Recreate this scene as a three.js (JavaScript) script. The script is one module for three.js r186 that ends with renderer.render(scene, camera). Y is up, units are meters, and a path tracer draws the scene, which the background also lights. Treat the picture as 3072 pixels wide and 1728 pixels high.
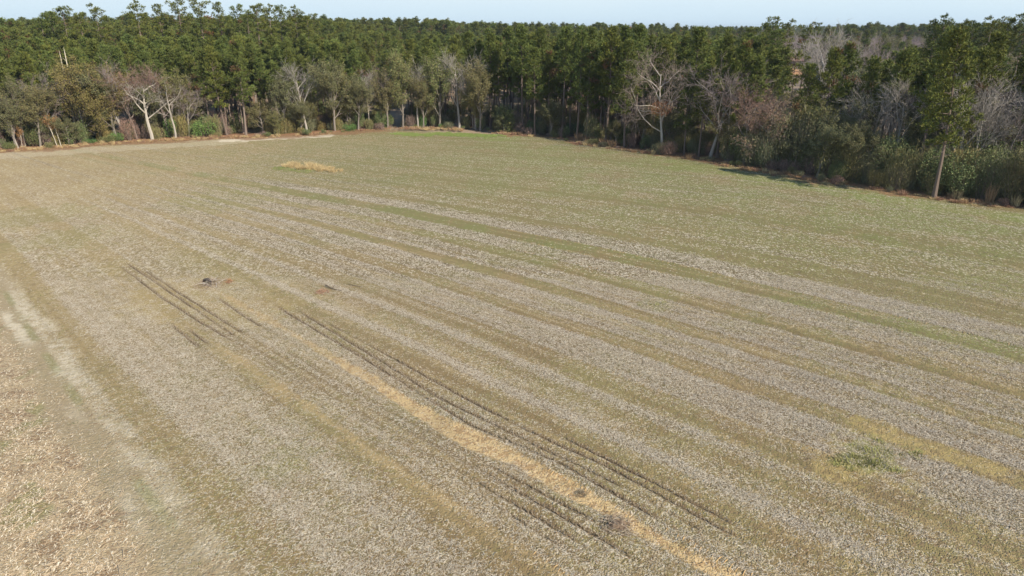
import * as THREE from 'three';

// ---------------------------------------------------------------- camera, sky, sun, exposure
const scene = new THREE.Scene();
const camera = new THREE.PerspectiveCamera(45.73, 16 / 9, 0.5, 9000);
camera.position.set(0, 22, 0);
camera.rotation.set(THREE.MathUtils.degToRad(-20.8), 0, 0);
camera.updateMatrixWorld(true);

const renderer = new THREE.WebGLRenderer({ antialias: true });
renderer.toneMapping = THREE.LinearToneMapping;
renderer.toneMappingExposure = 1.34;
renderer.shadowMap.enabled = true;

const SUN_AZ = THREE.MathUtils.degToRad(43.5), SUN_EL = THREE.MathUtils.degToRad(36);
const sunDir = new THREE.Vector3(Math.cos(SUN_AZ) * Math.cos(SUN_EL), Math.sin(SUN_EL), Math.sin(SUN_AZ) * Math.cos(SUN_EL));
const sun = new THREE.DirectionalLight(new THREE.Color().setRGB(1.0, 0.915, 0.775), 5.0);
sun.name = 'sun';
sun.position.copy(sunDir).multiplyScalar(300).add(new THREE.Vector3(0, 0, -100));
sun.target.position.set(0, 0, -100);
sun.castShadow = true;
Object.assign(sun.shadow.camera, { left: -220, right: 220, top: 220, bottom: -220, near: 1, far: 700 });
sun.shadow.mapSize.set(4096, 4096);
scene.add(sun, sun.target);

const { smoothstep: sstep, lerp, clamp } = THREE.MathUtils;
function rngOf(seed) { let a = seed >>> 0; return () => { a = (a + 0x6d2b79f5) | 0; let t = Math.imul(a ^ (a >>> 15), 1 | a); t = (t + Math.imul(t ^ (t >>> 7), 61 | t)) ^ t; return ((t ^ (t >>> 14)) >>> 0) / 4294967296; }; }

// value noise from a wrapped table
const NT = new Float32Array(65536); { const r = rngOf(77); for (let i = 0; i < 65536; i++) NT[i] = r(); }
function vn(x, y) {
  const ix = Math.floor(x), iy = Math.floor(y); let fx = x - ix, fy = y - iy; fx = fx * fx * (3 - 2 * fx); fy = fy * fy * (3 - 2 * fy);
  const a = (iy & 255) << 8, b = ((iy + 1) & 255) << 8, c = ix & 255, d = (ix + 1) & 255;
  const p = NT[a | c], q = NT[a | d], r = NT[b | c], s = NT[b | d];
  return p + (q - p) * fx + (r - p + (p - q - r + s) * fx) * fy;
}
const fbm = (x, y) => vn(x, y) * 0.5 + vn(x * 2.1 + 17, y * 2.1 + 5) * 0.3 + vn(x * 4.3 + 3, y * 4.3 + 31) * 0.2;

// sky: clear winter air, pale towards the horizon, with thin high haze
{
  const W = 1024, H = 512, d = new Float32Array(W * H * 4);
  const stops = [[-90, 0.30, 0.32, 0.30], [-0.5, 0.45, 0.50, 0.52], [0, 0.60, 0.76, 0.88], [1.2, 0.66, 0.815, 0.915], [3.4, 0.77, 0.885, 0.945], [8, 0.66, 0.82, 0.93], [20, 0.32, 0.50, 0.76], [45, 0.14, 0.26, 0.49], [90, 0.08, 0.165, 0.36]];
  for (let j = 0; j < H; j++) {
    const el = ((j + 0.5) / H - 0.5) * 180; let k = 0; while (k < stops.length - 2 && stops[k + 1][0] < el) k++;
    const A = stops[k], B = stops[k + 1], t = clamp((el - A[0]) / (B[0] - A[0]), 0, 1);
    for (let i = 0; i < W; i++) {
      const az = i / W, w = el > 0 ? 1 + 0.05 * (vn(az * 64, el * 1.3) - 0.5) * sstep(el, 0, 2) : 1, o = (j * W + i) * 4;
      d[o] = 0.78 * lerp(A[1], B[1], t) * w; d[o + 1] = 0.78 * lerp(A[2], B[2], t) * (w * 0.6 + 0.4); d[o + 2] = 0.78 * lerp(A[3], B[3], t); d[o + 3] = 1;
    }
  }
  const t = new THREE.DataTexture(d, W, H, THREE.RGBAFormat, THREE.FloatType);
  t.mapping = THREE.EquirectangularReflectionMapping; t.magFilter = THREE.LinearFilter; t.needsUpdate = true;
  scene.background = t; scene.environment = t;
}
scene.fog = new THREE.FogExp2(new THREE.Color().setRGB(0.72, 0.84, 1.0), 0.00009);

// ---------------------------------------------------------------- naming helpers
const taken = new Map();
function numbered(n) { const k = taken.get(n) ?? 0; taken.set(n, k + 1); return k ? n + '_' + String(k).padStart(3, '0') : n; }
function shadowed(o) { o.castShadow = o.receiveShadow = true; return o; }
function thing(name, label, category, group, x, y, z) {
  const o = new THREE.Group(); o.name = numbered(name); o.userData = { label, category }; if (group) o.userData.group = group;
  o.position.set(x, y, z); scene.add(o); return o;
}
function part(parent, name, geo, mat) { const m = shadowed(new THREE.Mesh(geo, mat)); m.name = name; parent.add(m); return m; }
function setting(name, geo, mat, label, kind = 'structure') { const m = shadowed(new THREE.Mesh(geo, mat)); m.name = numbered(name); m.userData = { kind, label }; scene.add(m); return m; }
function stuff(name, geo, mat, mats4, label, category, colors) {
  const m = shadowed(new THREE.InstancedMesh(geo, mat, mats4.length)); m.name = numbered(name);
  mats4.forEach((a, i) => m.setMatrixAt(i, a)); if (colors) colors.forEach((c, i) => m.setColorAt(i, c));
  m.userData = { kind: 'stuff', label, category }; scene.add(m); return m;
}
const M4 = (x, y, z, ry, s, sy = s, rx = 0, rz = 0) => new THREE.Matrix4().compose(new THREE.Vector3(x, y, z), new THREE.Quaternion().setFromEuler(new THREE.Euler(rx, ry, rz, 'YXZ')), new THREE.Vector3(s, sy, s));
const lin = (r, g, b) => new THREE.Color(`rgb(${r},${g},${b})`);   // sRGB 0-255 to linear
const mat = (r, g, b, extra) => { const m = new THREE.MeshStandardMaterial({ roughness: 0.95, side: THREE.DoubleSide, vertexColors: true, ...extra }); m.color.setRGB(r, g, b); return m; };

class MB {   // collects triangles with vertex colours
  constructor() { this.p = []; this.c = []; }
  tri(ax, ay, az, bx, by, bz, cx, cy, cz, k) { this.p.push(ax, ay, az, bx, by, bz, cx, cy, cz); for (let i = 0; i < 3; i++) this.c.push(k[0], k[1], k[2]); }
  tube(pts, rad, n, k) {
    let prev = null; const u = new THREE.Vector3(), v = new THREE.Vector3(), d = new THREE.Vector3();
    for (let i = 0; i < pts.length; i++) {
      d.subVectors(pts[Math.min(i + 1, pts.length - 1)], pts[Math.max(i - 1, 0)]).normalize();
      u.set(Math.abs(d.y) > 0.9 ? 1 : 0, Math.abs(d.y) > 0.9 ? 0 : 1, 0).cross(d).normalize(); v.crossVectors(d, u);
      const ring = []; for (let j = 0; j < n; j++) { const a = j / n * Math.PI * 2, c = Math.cos(a) * rad[i], s = Math.sin(a) * rad[i], P = pts[i]; ring.push([P.x + u.x * c + v.x * s, P.y + u.y * c + v.y * s, P.z + u.z * c + v.z * s]); }
      if (prev) for (let j = 0; j < n; j++) { const a = prev[j], b = prev[(j + 1) % n], c = ring[j], e = ring[(j + 1) % n]; if (rad[i] > 0.0005) this.tri(...a, ...e, ...c, k); this.tri(...a, ...b, ...e, k); }
      prev = ring;
    }
  }
  geo() { const g = new THREE.BufferGeometry(); g.setAttribute('position', new THREE.Float32BufferAttribute(this.p, 3)); g.setAttribute('color', new THREE.Float32BufferAttribute(this.c, 3)); g.computeVertexNormals(); return g; }
}
const V = (x, y, z) => new THREE.Vector3(x, y, z);
const rs = (r) => r() * 2 - 1;
function ball(r, out) { do out.set(rs(r), rs(r), rs(r)); while (out.lengthSq() > 1); return out; }

// ---------------------------------------------------------------- the lie of the land
// rows run along u; rowQ is the offset across them, gently fanned as the passes were driven
const D0 = [0.743145, 0.669131], N0 = [0.669131, -0.743145], CF = [-0.39684, 0.71566, -4.31706, 2.83003];
const uOf = (x, z) => x * D0[0] + z * D0[1];
function rowQ(x, z) { const u = uOf(x, z), q = x * N0[0] + z * N0[1], U = (u + 40) / 40; return q + CF[0] * U + CF[1] * U * U + (CF[2] * U + CF[3] * U * U) * (q - 35) / 35; }
function fromRows(u, Q) { const U = (u + 40) / 40, a = CF[0] * U + CF[1] * U * U, k = CF[2] * U + CF[3] * U * U, q = (Q - a + k) / (1 + k / 35); return [u * D0[0] + q * N0[0], u * D0[1] + q * N0[1]]; }
const EDGE = [[-260, -58], [-140, -112], [-97.8, -131.2], [-80.7, -141.8], [-66.7, -147.2], [-50.7, -150.1], [-39.2, -156.1], [-26.8, -162.6], [-14.7, -162.6], [-8, -159.3], [4.5, -151.2], [9.4, -146.1], [18.2, -135.8], [27, -128.5], [33.1, -123.5], [40, -111.8], [48.6, -101.7], [58.3, -93.4], [65.9, -85.7], [100, -52], [190, 38]];
const FIELD = [...EDGE, [190, 500], [-260, 500]];
function edgeDist(x, z) {   // metres into the field from the edge of the woods, negative inside the woods
  let best = 1e9;
  for (let i = 0; i < EDGE.length - 1; i++) {
    const [ax, az] = EDGE[i], bx = EDGE[i + 1][0] - ax, bz = EDGE[i + 1][1] - az, t = clamp(((x - ax) * bx + (z - az) * bz) / (bx * bx + bz * bz), 0, 1);
    const dx = x - ax - bx * t, dz = z - az - bz * t, d = dx * dx + dz * dz;
    if (d < best) best = d;
  }
  let inside = false; for (let i = 0, j = FIELD.length - 1; i < FIELD.length; j = i++) { const [xi, zi] = FIELD[i], [xj, zj] = FIELD[j]; if ((zi > z) !== (zj > z) && x < (xj - xi) * (z - zi) / (zj - zi) + xi) inside = !inside; }
  return inside ? Math.sqrt(best) : -Math.sqrt(best);
}
const ED = (() => {   // the same on a half-metre grid
  const x0 = -160, z0 = -200, st = 0.5, w = 560, h = 420, a = new Float32Array(w * h);
  for (let j = 0; j < h; j++) for (let i = 0; i < w; i++) a[j * w + i] = edgeDist(x0 + i * st, z0 + j * st);
  return (x, z) => { const fx = clamp((x - x0) / st, 0, w - 2), fz = clamp((z - z0) / st, 0, h - 2), i = fx | 0, j = fz | 0, u = fx - i, v = fz - j, o = j * w + i; return lerp(lerp(a[o], a[o + 1], u), lerp(a[o + w], a[o + w + 1], u), v); };
})();
function rise(x, z) { const r = Math.hypot(x, z); return 4.6 * sstep(r, 175, 330) * sstep(-x, -10, 90) + 1.2 * sstep(r, 200, 400) * sstep(x, 0, 100); }

// stubble rows that still stand out: [u start, q start, u end, q end, first, last, row]
const ROWS = []; for (const L of [[-50.8, 26.35, -29, 24.98, -24.9, 24.7, -18.7, 25.35, -12, 25.05], [-48.4, 27.06, -29.7, 25.6, -21, 25.68, -14.6, 25.92, -9.5, 25.7], [-45, 27.3, -37.7, 27.01, -22.3, 26.47, -17, 26.75, -9, 26.4], [-21, 27.35, -13.7, 27.2, -9, 27.1], [-72.4, 20.47, -59.1, 20.05, -42.5, 20.46, -35, 20.37], [-72.2, 21.36, -45.8, 20.89, -35, 21.04, -14, 21.4], [-68.8, 21.77, -45, 21.6, -33.4, 21.7, -17.3, 22.18, -11, 22.3], [-57.1, 23.66, -50.3, 23.32, -44, 23.1], [-54.7, 18.35, -46.3, 18.08, -34.2, 18.38, -26, 18.3], [-51.8, 18.93, -45.5, 18.8], [-43, 22.25, -33.4, 22.4, -18.6, 22.8, -14, 23.0], [-20, 20.6, -12, 20.75]]) for (let i = 0; i < L.length - 2; i += 2) ROWS.push([L[i], L[i + 1], L[i + 2], L[i + 3], i === 0 ? 1 : 0, i === L.length - 4 ? 1 : 0, L[1]]);
function rowNear(u, Q) {   // [signed distance to the nearest row, how strongly it stands out]
  let bd = 9, bs = 0;
  for (const r of ROWS) { if (u < r[0] - (r[4] ? 1 : 0) || u > r[2] + (r[5] ? 1 : 0)) continue; const d = Q - lerp(r[1], r[3], (u - r[0]) / (r[2] - r[0])) + 0.09 * (vn(u * 0.7, r[6] * 9) - 0.5); if (Math.abs(d) < Math.abs(bd)) { bd = d; bs = (r[4] ? sstep(u, r[0] - 1, r[0] + 2.5) : 1) * (r[5] ? 1 - sstep(u, r[2] - 2.5, r[2] + 1) : 1) * (0.5 + 0.65 * sstep(vn(u * 0.22, r[6] * 7) * 0.75 + vn(u * 1.1, r[6] * 5) * 0.25, 0.22, 0.6)); } }
  return [bd, Q < 24 && u > -48 ? bs * (0.4 + 0.45 * sstep(u, -22, -16)) : bs];
}
// bare sandy wheel tracks
const sandA = (u, Q) => { const c = 24.0 + (u < -30 ? 0.35 * sstep(-u, 30, 52) : 0) - 0.3 * sstep(-u, 20, 26) * sstep(u, -34, -28), w = 0.38 + 0.16 * sstep(u, -34, -28) + 0.36 * (vn(u * 0.35, 4) - 0.5) + 0.3 * sstep(u, -30, -24) * sstep(-u, 20, 26); return sstep(w - Math.abs(Q - c + 0.25 * (vn(u * 1.6, Q * 2) - 0.5)), -0.14, 0.2) * sstep(u, -62, -54) * (0.6 + 0.4 * sstep(u + 8 * vn(u * 0.4, Q), -36, -26)); };
const sandB = (u, Q) => { const w = 0.3 + 0.3 * (vn(u * 0.5, 9) - 0.5); return sstep(w - Math.abs(Q - 19.25 - 0.1 * Math.sin(u * 0.3) + 0.4 * (vn(u * 1.3, Q * 3) - 0.5)), -0.15, 0.25) * sstep(u, -55, -42) * (0.45 + 0.5 * vn(u * 0.2, 77)); };
function fieldY(x, z) {
  const u = uOf(x, z), Q = rowQ(x, z);
  let y = 0.34 * (fbm(x / 16, z / 16) - 0.5) + 0.03 * (vn(x * 0.8, z * 0.8) - 0.5);
  if (Q > 15 && Q < 29 && u > -76 && u < 0) {
    const [d, s] = rowNear(u, Q); if (s > 0) y += s * (-0.085 * Math.exp(-((d / 0.15) ** 2)) + 0.06 * Math.exp(-(((d + 0.27) / 0.12) ** 2)));
    y -= 0.07 * sandA(u, Q); y += 0.02 * (vn(x * 4, z * 4) - 0.5);
  }
  y -= 0.5 * sstep(-ED(x, z), 4, 12);
  return y;
}
const groundY = (x, z) => (ED(x, z) > -8 && x > -150 && x < 115 && z < -6 && z > -188 ? fieldY(x, z) : rise(x, z) - 0.3);

// ---------------------------------------------------------------- the field
// straw cover by pass: [q, cover]
const COVER = [[8, 0.3], [10.5, 0.34], [12.8, 0.36], [13.3, 0.85], [13.8, 0.68], [15.6, 0.66], [16.3, 0.88], [16.8, 0.46], [18.4, 0.42], [18.8, 0.22], [19.6, 0.48], [22.8, 0.55], [23.2, 0.45], [24.8, 0.45], [26.6, 0.42], [27.0, 0.24], [28.7, 0.22], [29.0, 1.05], [29.5, 1.0], [29.8, 0.45], [31.9, 0.46], [32.2, 1.05], [32.8, 1.0], [33.2, 0.18], [35.2, 0.18], [35.6, 1.0], [36.3, 0.72], [38.0, 0.7], [38.6, 1.0], [39.0, 0.1], [40.6, 0.1], [41.0, 1.0], [41.7, 0.66], [43.2, 0.66], [43.8, 1.0], [44.3, 0.08], [45.9, 0.08], [46.3, 1.0], [47.0, 0.62], [48.8, 0.62], [49.4, 1.0], [49.9, 0.06], [51.9, 0.06], [52.3, 1.05], [53, 0.85], [54.5, 0.75], [55.0, 0.95], [55.5, 0.02], [58.4, 0.04], [58.8, 0.95], [61.8, 0.75], [62.3, 0.14], [66.9, 0.16], [67.3, 0.55], [68.3, 0.5], [69, 0.16], [74, 0.16], [74.5, 0.34], [75.5, 0.3], [76, 0.16], [90, 0.2]];
const COV = new Float32Array(2048); for (let i = 0, k = 0; i < 2048; i++) { const q = 8 + i / 24; while (k < COVER.length - 2 && COVER[k + 1][0] < q) k++; COV[i] = lerp(COVER[k][1], COVER[k + 1][1], clamp((q - COVER[k][0]) / (COVER[k + 1][0] - COVER[k][0]), 0, 1)); }
function cover(x, z, u, Q, e) {   // share of the ground under straw
  const wob = Q + 0.45 * (vn(u * 0.12, Q * 0.2) - 0.5) + 0.2 * (vn(x * 0.9, z * 0.9) - 0.5);
  let c = COV[clamp(((wob - 8) * 24) | 0, 0, 2047)];
  const block = sstep(e + 10 * (fbm(x / 9, z / 9) - 0.5), 20, 36) * sstep(u, -112, -88);
  c = lerp(0.26, c, block * (0.7 + 0.3 * sstep(vn(u * 0.045, Q * 0.16), 0.2, 0.6)));
  const streak = 0.7 * (vn(u * 0.02, Q * 1.5 + 40) - 0.5) + 0.7 * (vn(u * 0.012 + 5, Q * 0.8) - 0.5), drill = Math.cos(Q * 8.27) * sstep(vn(u * 0.05 + 9, Q * 0.3), 0.3, 0.7);
  return clamp(0.07 + 0.88 * c + 0.16 * (fbm(x * 0.35, z * 0.35) - 0.5) + 0.55 * streak + 0.12 * drill, 0, 1);
}
// a wrapped sheet of straw strokes: rank (which straws show first) and shade
const FS = 1024, FR = new Uint8Array(FS * FS).fill(255), FH = new Uint8Array(FS * FS);
{
  const r = rngOf(5); for (let i = 0; i < 170000; i++) {
    let x = r() * FS, y = r() * FS; const a = r() * Math.PI, L = 2 + r() * 5, bend = rs(r) * 0.06, rank = (r() * 250) | 0, sh = (r() * r() * -150 + 240 - r() * 60) | 0; let t = a;
    for (let k = 0; k < L; k++) { const o = ((y | 0) & 1023) * FS + ((x | 0) & 1023); FR[o] = rank; FH[o] = sh; x += Math.cos(t); y += Math.sin(t); t += bend; }
  }
}
const P = { strawA: lin(234, 221, 199), strawB: lin(170, 152, 126), soil: lin(128, 105, 78), brown: lin(138, 115, 78), olive: lin(138, 128, 80), tan: lin(184, 161, 114), green: lin(126, 132, 70), sand: lin(210, 181, 132), sandDark: lin(172, 142, 100), yellow: lin(200, 176, 110), white: lin(226, 212, 184), grey: lin(176, 158, 130), dark: lin(106, 87, 65), thatchShade: lin(88, 75, 60), corn: lin(190, 169, 133), cornD: lin(132, 104, 76), litter: lin(170, 127, 87), litterD: lin(118, 88, 62), floor: lin(158, 118, 84), lush: lin(126, 146, 62) };
const PA = {}; for (const k in P) PA[k] = [P[k].r, P[k].g, P[k].b];
const spot = (x, z, cx, cz, r, k = 0.5) => { const d = Math.hypot(x - cx, z - cz) / r; return d > 1 + k ? 0 : sstep(1 - d + k * (fbm(x * 0.9, z * 0.9) - 0.5) * 2, 0, 0.45); };
const strip = (x, z, ax, az, bx, bz, w, k = 0.6) => { const dx = bx - ax, dz = bz - az, t = clamp(((x - ax) * dx + (z - az) * dz) / (dx * dx + dz * dz), 0, 1); const d = Math.hypot(x - ax - dx * t, z - az - dz * t) / w; return d > 1 + k ? 0 : sstep(1 - d + k * (fbm(x * 0.7, z * 0.7) - 0.5) * 2, 0, 0.4); };
const mixTo = (c, k, t) => { c[0] += (k[0] - c[0]) * t; c[1] += (k[1] - c[1]) * t; c[2] += (k[2] - c[2]) * t; };
function fieldColour(x, z, ti, tj, c) {
  const u = uOf(x, z), Q = rowQ(x, z), e = ED(x, z), big = fbm(x / 17, z / 17), mid = fbm(x * 0.22 + 40, z * 0.22), fine = vn(x * 3.1, z * 3.1), grit = vn(x * 11, z * 11);
  const fi = ((tj & 1023) << 10) | (ti & 1023), rank = FR[fi] / 250, sh = FH[fi] / 255;
  // ground between the straw
  c[0] = PA.brown[0]; c[1] = PA.brown[1]; c[2] = PA.brown[2];
  mixTo(c, PA.tan, clamp(0.75 * sstep(-x + 16 * (big - 0.5), -5, 40) + 0.35 * sstep(mid, 0.5, 0.75), 0, 1));  // paler tan to the left: own tone plus the sun hotspot painted in
  mixTo(c, PA.tan, 0.55 * sstep(0.55 * vn(u * 0.025, Q * 1.3 + 7) + 0.45 * vn(u * 0.03 + 3, Q * 2.9), 0.45, 0.75));
  const bandGreen = (Q > 55 && Q < 58.6 ? 0.6 : Q > 49.8 && Q < 52 ? 0.35 : Q > 44 && Q < 46 ? 0.18 : 0.08) * sstep(Q, 20, 45);
  mixTo(c, PA.olive, sstep(x, -75, -15) * clamp(0.15 + 0.6 * sstep(fine * 0.4 + mid * 0.6, 0.38, 0.68) + 0.5 * sstep(Q, 40, 75), 0, 1));
  mixTo(c, PA.green, clamp((bandGreen + 0.8 * sstep(Q, 52, 84) * sstep(46 - e, 0, 34) * sstep(x, -30, 20)) * sstep(mid * 0.55 + fine * 0.3 + grit * 0.15, 0.3, 0.62), 0, 1));
  mixTo(c, PA.green, 0.35 * sstep(Q + 14 * (big - 0.5), 48, 78) * sstep(fine * 0.5 + mid * 0.5, 0.3, 0.6));
  mixTo(c, PA.soil, 0.6 * sstep(grit * 0.6 + fine * 0.4, 0.5, 0.75));
  mixTo(c, PA.dark, 0.3 * sstep(x + 12 * (big - 0.5), 2, 30) * sstep(grit * 0.5 + fine * 0.5, 0.4, 0.65));  // soil darkened toward the right, light falloff painted into the colour
  let cov = cover(x, z, u, Q, e);
  // weeds and green flushes
  const gs = Math.max(0.45 * spot(x, z, -50.7, -73.6, 6, 0.9), 0.45 * spot(x, z, -60, -83, 8, 0.9), 0.5 * spot(x, z, -40, -92, 9), 0.5 * spot(x, z, 12, -54.1, 1.6), 0.45 * spot(x, z, -12, -31, 2.2), 0.5 * spot(x, z, 2, -68, 6));
  mixTo(c, PA.green, 0.55 * gs); cov *= 1 - 0.45 * gs;
  const ye = Math.max(spot(x, z, 17.3, -30.6, 1.7), 0.6 * spot(x, z, 19.5, -31.9, 3.4), strip(x, z, 20.8, -35, 25.5, -30.5, 1.0), 0.7 * spot(x, z, 21.5, -35, 1.4), 0.6 * spot(x, z, -29, -56, 6), 0.5 * spot(x, z, -22, -53, 5));
  mixTo(c, PA.yellow, 0.42 * ye * (0.4 + 0.6 * sstep(fine, 0.3, 0.7))); cov *= 1 - 0.7 * ye;
  const we = spot(x, z, 19.5, -31.9, 2.4, 0.8); mixTo(c, PA.lush, 0.35 * we); cov *= 1 - 0.4 * we;
  // headland: pale sand by the far wood, lush strip in the far corner
  const hs = 0.85 * strip(x, z, -60, -145, -41, -152, 2.4) + 0.3 * strip(x, z, -96, -126, -60, -144, 5); mixTo(c, PA.white, clamp(hs, 0, 1));
  mixTo(c, PA.lush, 0.8 * Math.max(strip(x, z, -25, -155, -18, -153.2, 2.0, 1.2), strip(x, z, -16, -154.6, -5, -152, 2.6, 1.2), 0.5 * spot(x, z, -3, -149, 5, 1)));
  mixTo(c, PA.lush, 0.28 * strip(x, z, 30, -118, 68, -78.5, 5, 1.1) * sstep(e, 1, 3));
  // the two wheel tracks
  const sa = sandA(u, Q), sb = sandB(u, Q);
  if (sa > 0) { mixTo(c, fine * 0.5 + grit * 0.5 > 0.56 ? PA.sandDark : PA.sand, sa * (0.72 + 0.28 * sstep(vn(x * 1.3, z * 1.3), 0.25, 0.6))); cov *= 1 - 0.85 * sa; }
  if (sb > 0) { mixTo(c, PA.sand, sb * 0.6); cov *= 1 - 0.75 * sb; }
  // farm lane and corn stubble along the near margin
  if (Q < 13) {
    const lane = sstep(10.8 - Q + 1.1 * (mid - 0.5), 0, 1.0);
    mixTo(c, PA.grey, 0.5 * lane); cov *= 1 - 0.5 * lane;
    mixTo(c, PA.white, 0.55 * sstep(1.0 - Math.abs(Q - 10.2 + 1.6 * (mid - 0.5) + 0.4 * (fine - 0.5)), 0, 0.7) * sstep(u, -78, -66) * (1 - 0.35 * sstep(u, -54, -44)) * sstep(fbm(x * 0.6, z * 0.6), 0.28, 0.55) * (0.35 + 0.65 * sstep(grit * 0.5 + fine * 0.5, 0.3, 0.6)));
    mixTo(c, PA.white, 0.7 * sstep(0.7 - Math.abs(Q - 8.6 + 1.3 * (mid - 0.5) + 0.5 * (fine - 0.5)), 0, 0.6) * sstep(vn(u * 0.25, 3), 0.3, 0.8));
    mixTo(c, PA.green, 0.4 * sstep(0.45 - Math.abs(Q - 9.35), 0, 0.35) * sstep(vn(u * 0.3, 8), 0.35, 0.7));
    const corn = sstep(8.1 - Q + 1.4 * (mid - 0.5) + 0.7 * (fine - 0.5), 0, 0.9);
    if (corn > 0) {
      const k = [...PA.corn]; mixTo(k, PA.cornD, 0.75 * sstep(fbm(x * 0.8 + 9, z * 0.8) * 0.6 + grit * 0.4, 0.46, 0.66)); mixTo(k, PA.green, 0.5 * sstep(fbm(x * 0.45, z * 0.45 + 70), 0.62, 0.74));
      if (rank < 0.45) mixTo(k, sh > 0.74 ? PA.white : PA.cornD, 0.5);
      mixTo(c, k, corn); cov *= 1 - corn;
    }
  }
  // standing rows: damp dark soil in the slot, straw drawn up beside it
  if (Q > 16 && Q < 29 && u < 0 && u > -76) { const [d, s] = rowNear(u, Q); if (s > 0) { mixTo(c, PA.dark, clamp(s, 0, 1) * 0.8 * sstep(0.25 - Math.abs(d) + 0.14 * (grit - 0.5), 0, 0.17)); if (Math.abs(d) < 0.12) cov *= 1 - 0.7 * Math.min(1, s); else if (d < 0 && d > -0.35) cov = Math.min(1, cov + 0.3 * s); } }
  mixTo(c, PA.thatchShade, (0.36 + 0.26 * sstep(Q + 8 * (big - 0.5), 26, 40)) * cov * sstep(cov, 0.3, 0.7));  // dark thatch, deepened on the right-hand passes as painted self-shadow between straws
  if (rank < cov * 1.05 && sh > 0) mixTo(c, sh > 0.5 ? PA.strawA : PA.strawB, 0.3 + 0.45 * sh);
  // wood edge: leaf and needle litter
  if (e < 7) { const li = sstep((x > 0 ? 1.6 : 3.4) - e + 8 * (mid - 0.5) + 2 * (fine - 0.5), 0, 2.2); mixTo(c, grit > 0.55 ? PA.litterD : PA.litter, li * 0.8); mixTo(c, PA.floor, sstep(-e, 0.5, 3)); }
  const v = 0.94 + 0.16 * (grit - 0.5) + 0.12 * (fine - 0.5); c[0] *= v; c[1] *= v; c[2] *= v;
}
const enc = (v) => 255 * (v <= 0.0031308 ? v * 12.92 : 1.055 * Math.pow(v, 1 / 2.4) - 0.055);
const ENC = new Uint8Array(4097); for (let i = 0; i <= 4096; i++) ENC[i] = Math.min(255, Math.round(enc(i / 4096)));
const ALB = 0.84;
function groundMap(x0, x1, z0, z1, w, h, fs) {
  const d = new Uint8Array(w * h * 4), c = [0, 0, 0];
  for (let j = 0; j < h; j++) for (let i = 0; i < w; i++) {
    const x = x0 + (i + 0.5) / w * (x1 - x0), z = z0 + (j + 0.5) / h * (z1 - z0);
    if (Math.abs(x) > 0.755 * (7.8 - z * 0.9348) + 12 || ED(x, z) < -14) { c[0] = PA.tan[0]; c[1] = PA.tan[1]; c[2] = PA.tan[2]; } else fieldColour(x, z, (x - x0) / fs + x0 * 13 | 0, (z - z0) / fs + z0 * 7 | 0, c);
    const o = (j * w + i) * 4; for (let k = 0; k < 3; k++) d[o + k] = ENC[Math.min(4096, c[k] * ALB * 4096) | 0]; d[o + 3] = 255;
  }
  const t = new THREE.DataTexture(d, w, h, THREE.RGBAFormat); t.colorSpace = THREE.SRGBColorSpace; t.magFilter = THREE.LinearFilter; t.minFilter = THREE.LinearMipmapLinearFilter; t.needsUpdate = true; return t;
}
const TILES = [[-49, 1, -62, -12, 1600, 1600, 0.0312], [-1, 49, -62, -12, 1600, 1600, 0.0312]];
for (let i = 0; i < 4; i++) TILES.push([-150 + i * 65 - 1, -150 + (i + 1) * 65 + 1, -190, -4, 1024, 1280, 0.05]);
const crumb = (() => {   // fine relief of clods and straw
  const n = 512, d = new Uint8Array(n * n * 4); for (let j = 0; j < n; j++) for (let i = 0; i < n; i++) { const f = FR[(j << 10) | i] < 150 ? FH[(j << 10) | i] / 255 : 0, v = 70 * NT[((j >> 1) & 255) << 8 | ((i >> 1) & 255)] + 70 * vn(i / 8, j / 8) + 90 * f, o = (j * n + i) * 4; d[o] = d[o + 1] = d[o + 2] = v; d[o + 3] = 255; }
  const t = new THREE.DataTexture(d, n, n, THREE.RGBAFormat); t.wrapS = t.wrapT = THREE.RepeatWrapping; t.magFilter = THREE.LinearFilter; t.channel = 1; t.repeat.set(1 / 14, 1 / 14); t.needsUpdate = true; return t;
})();
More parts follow.
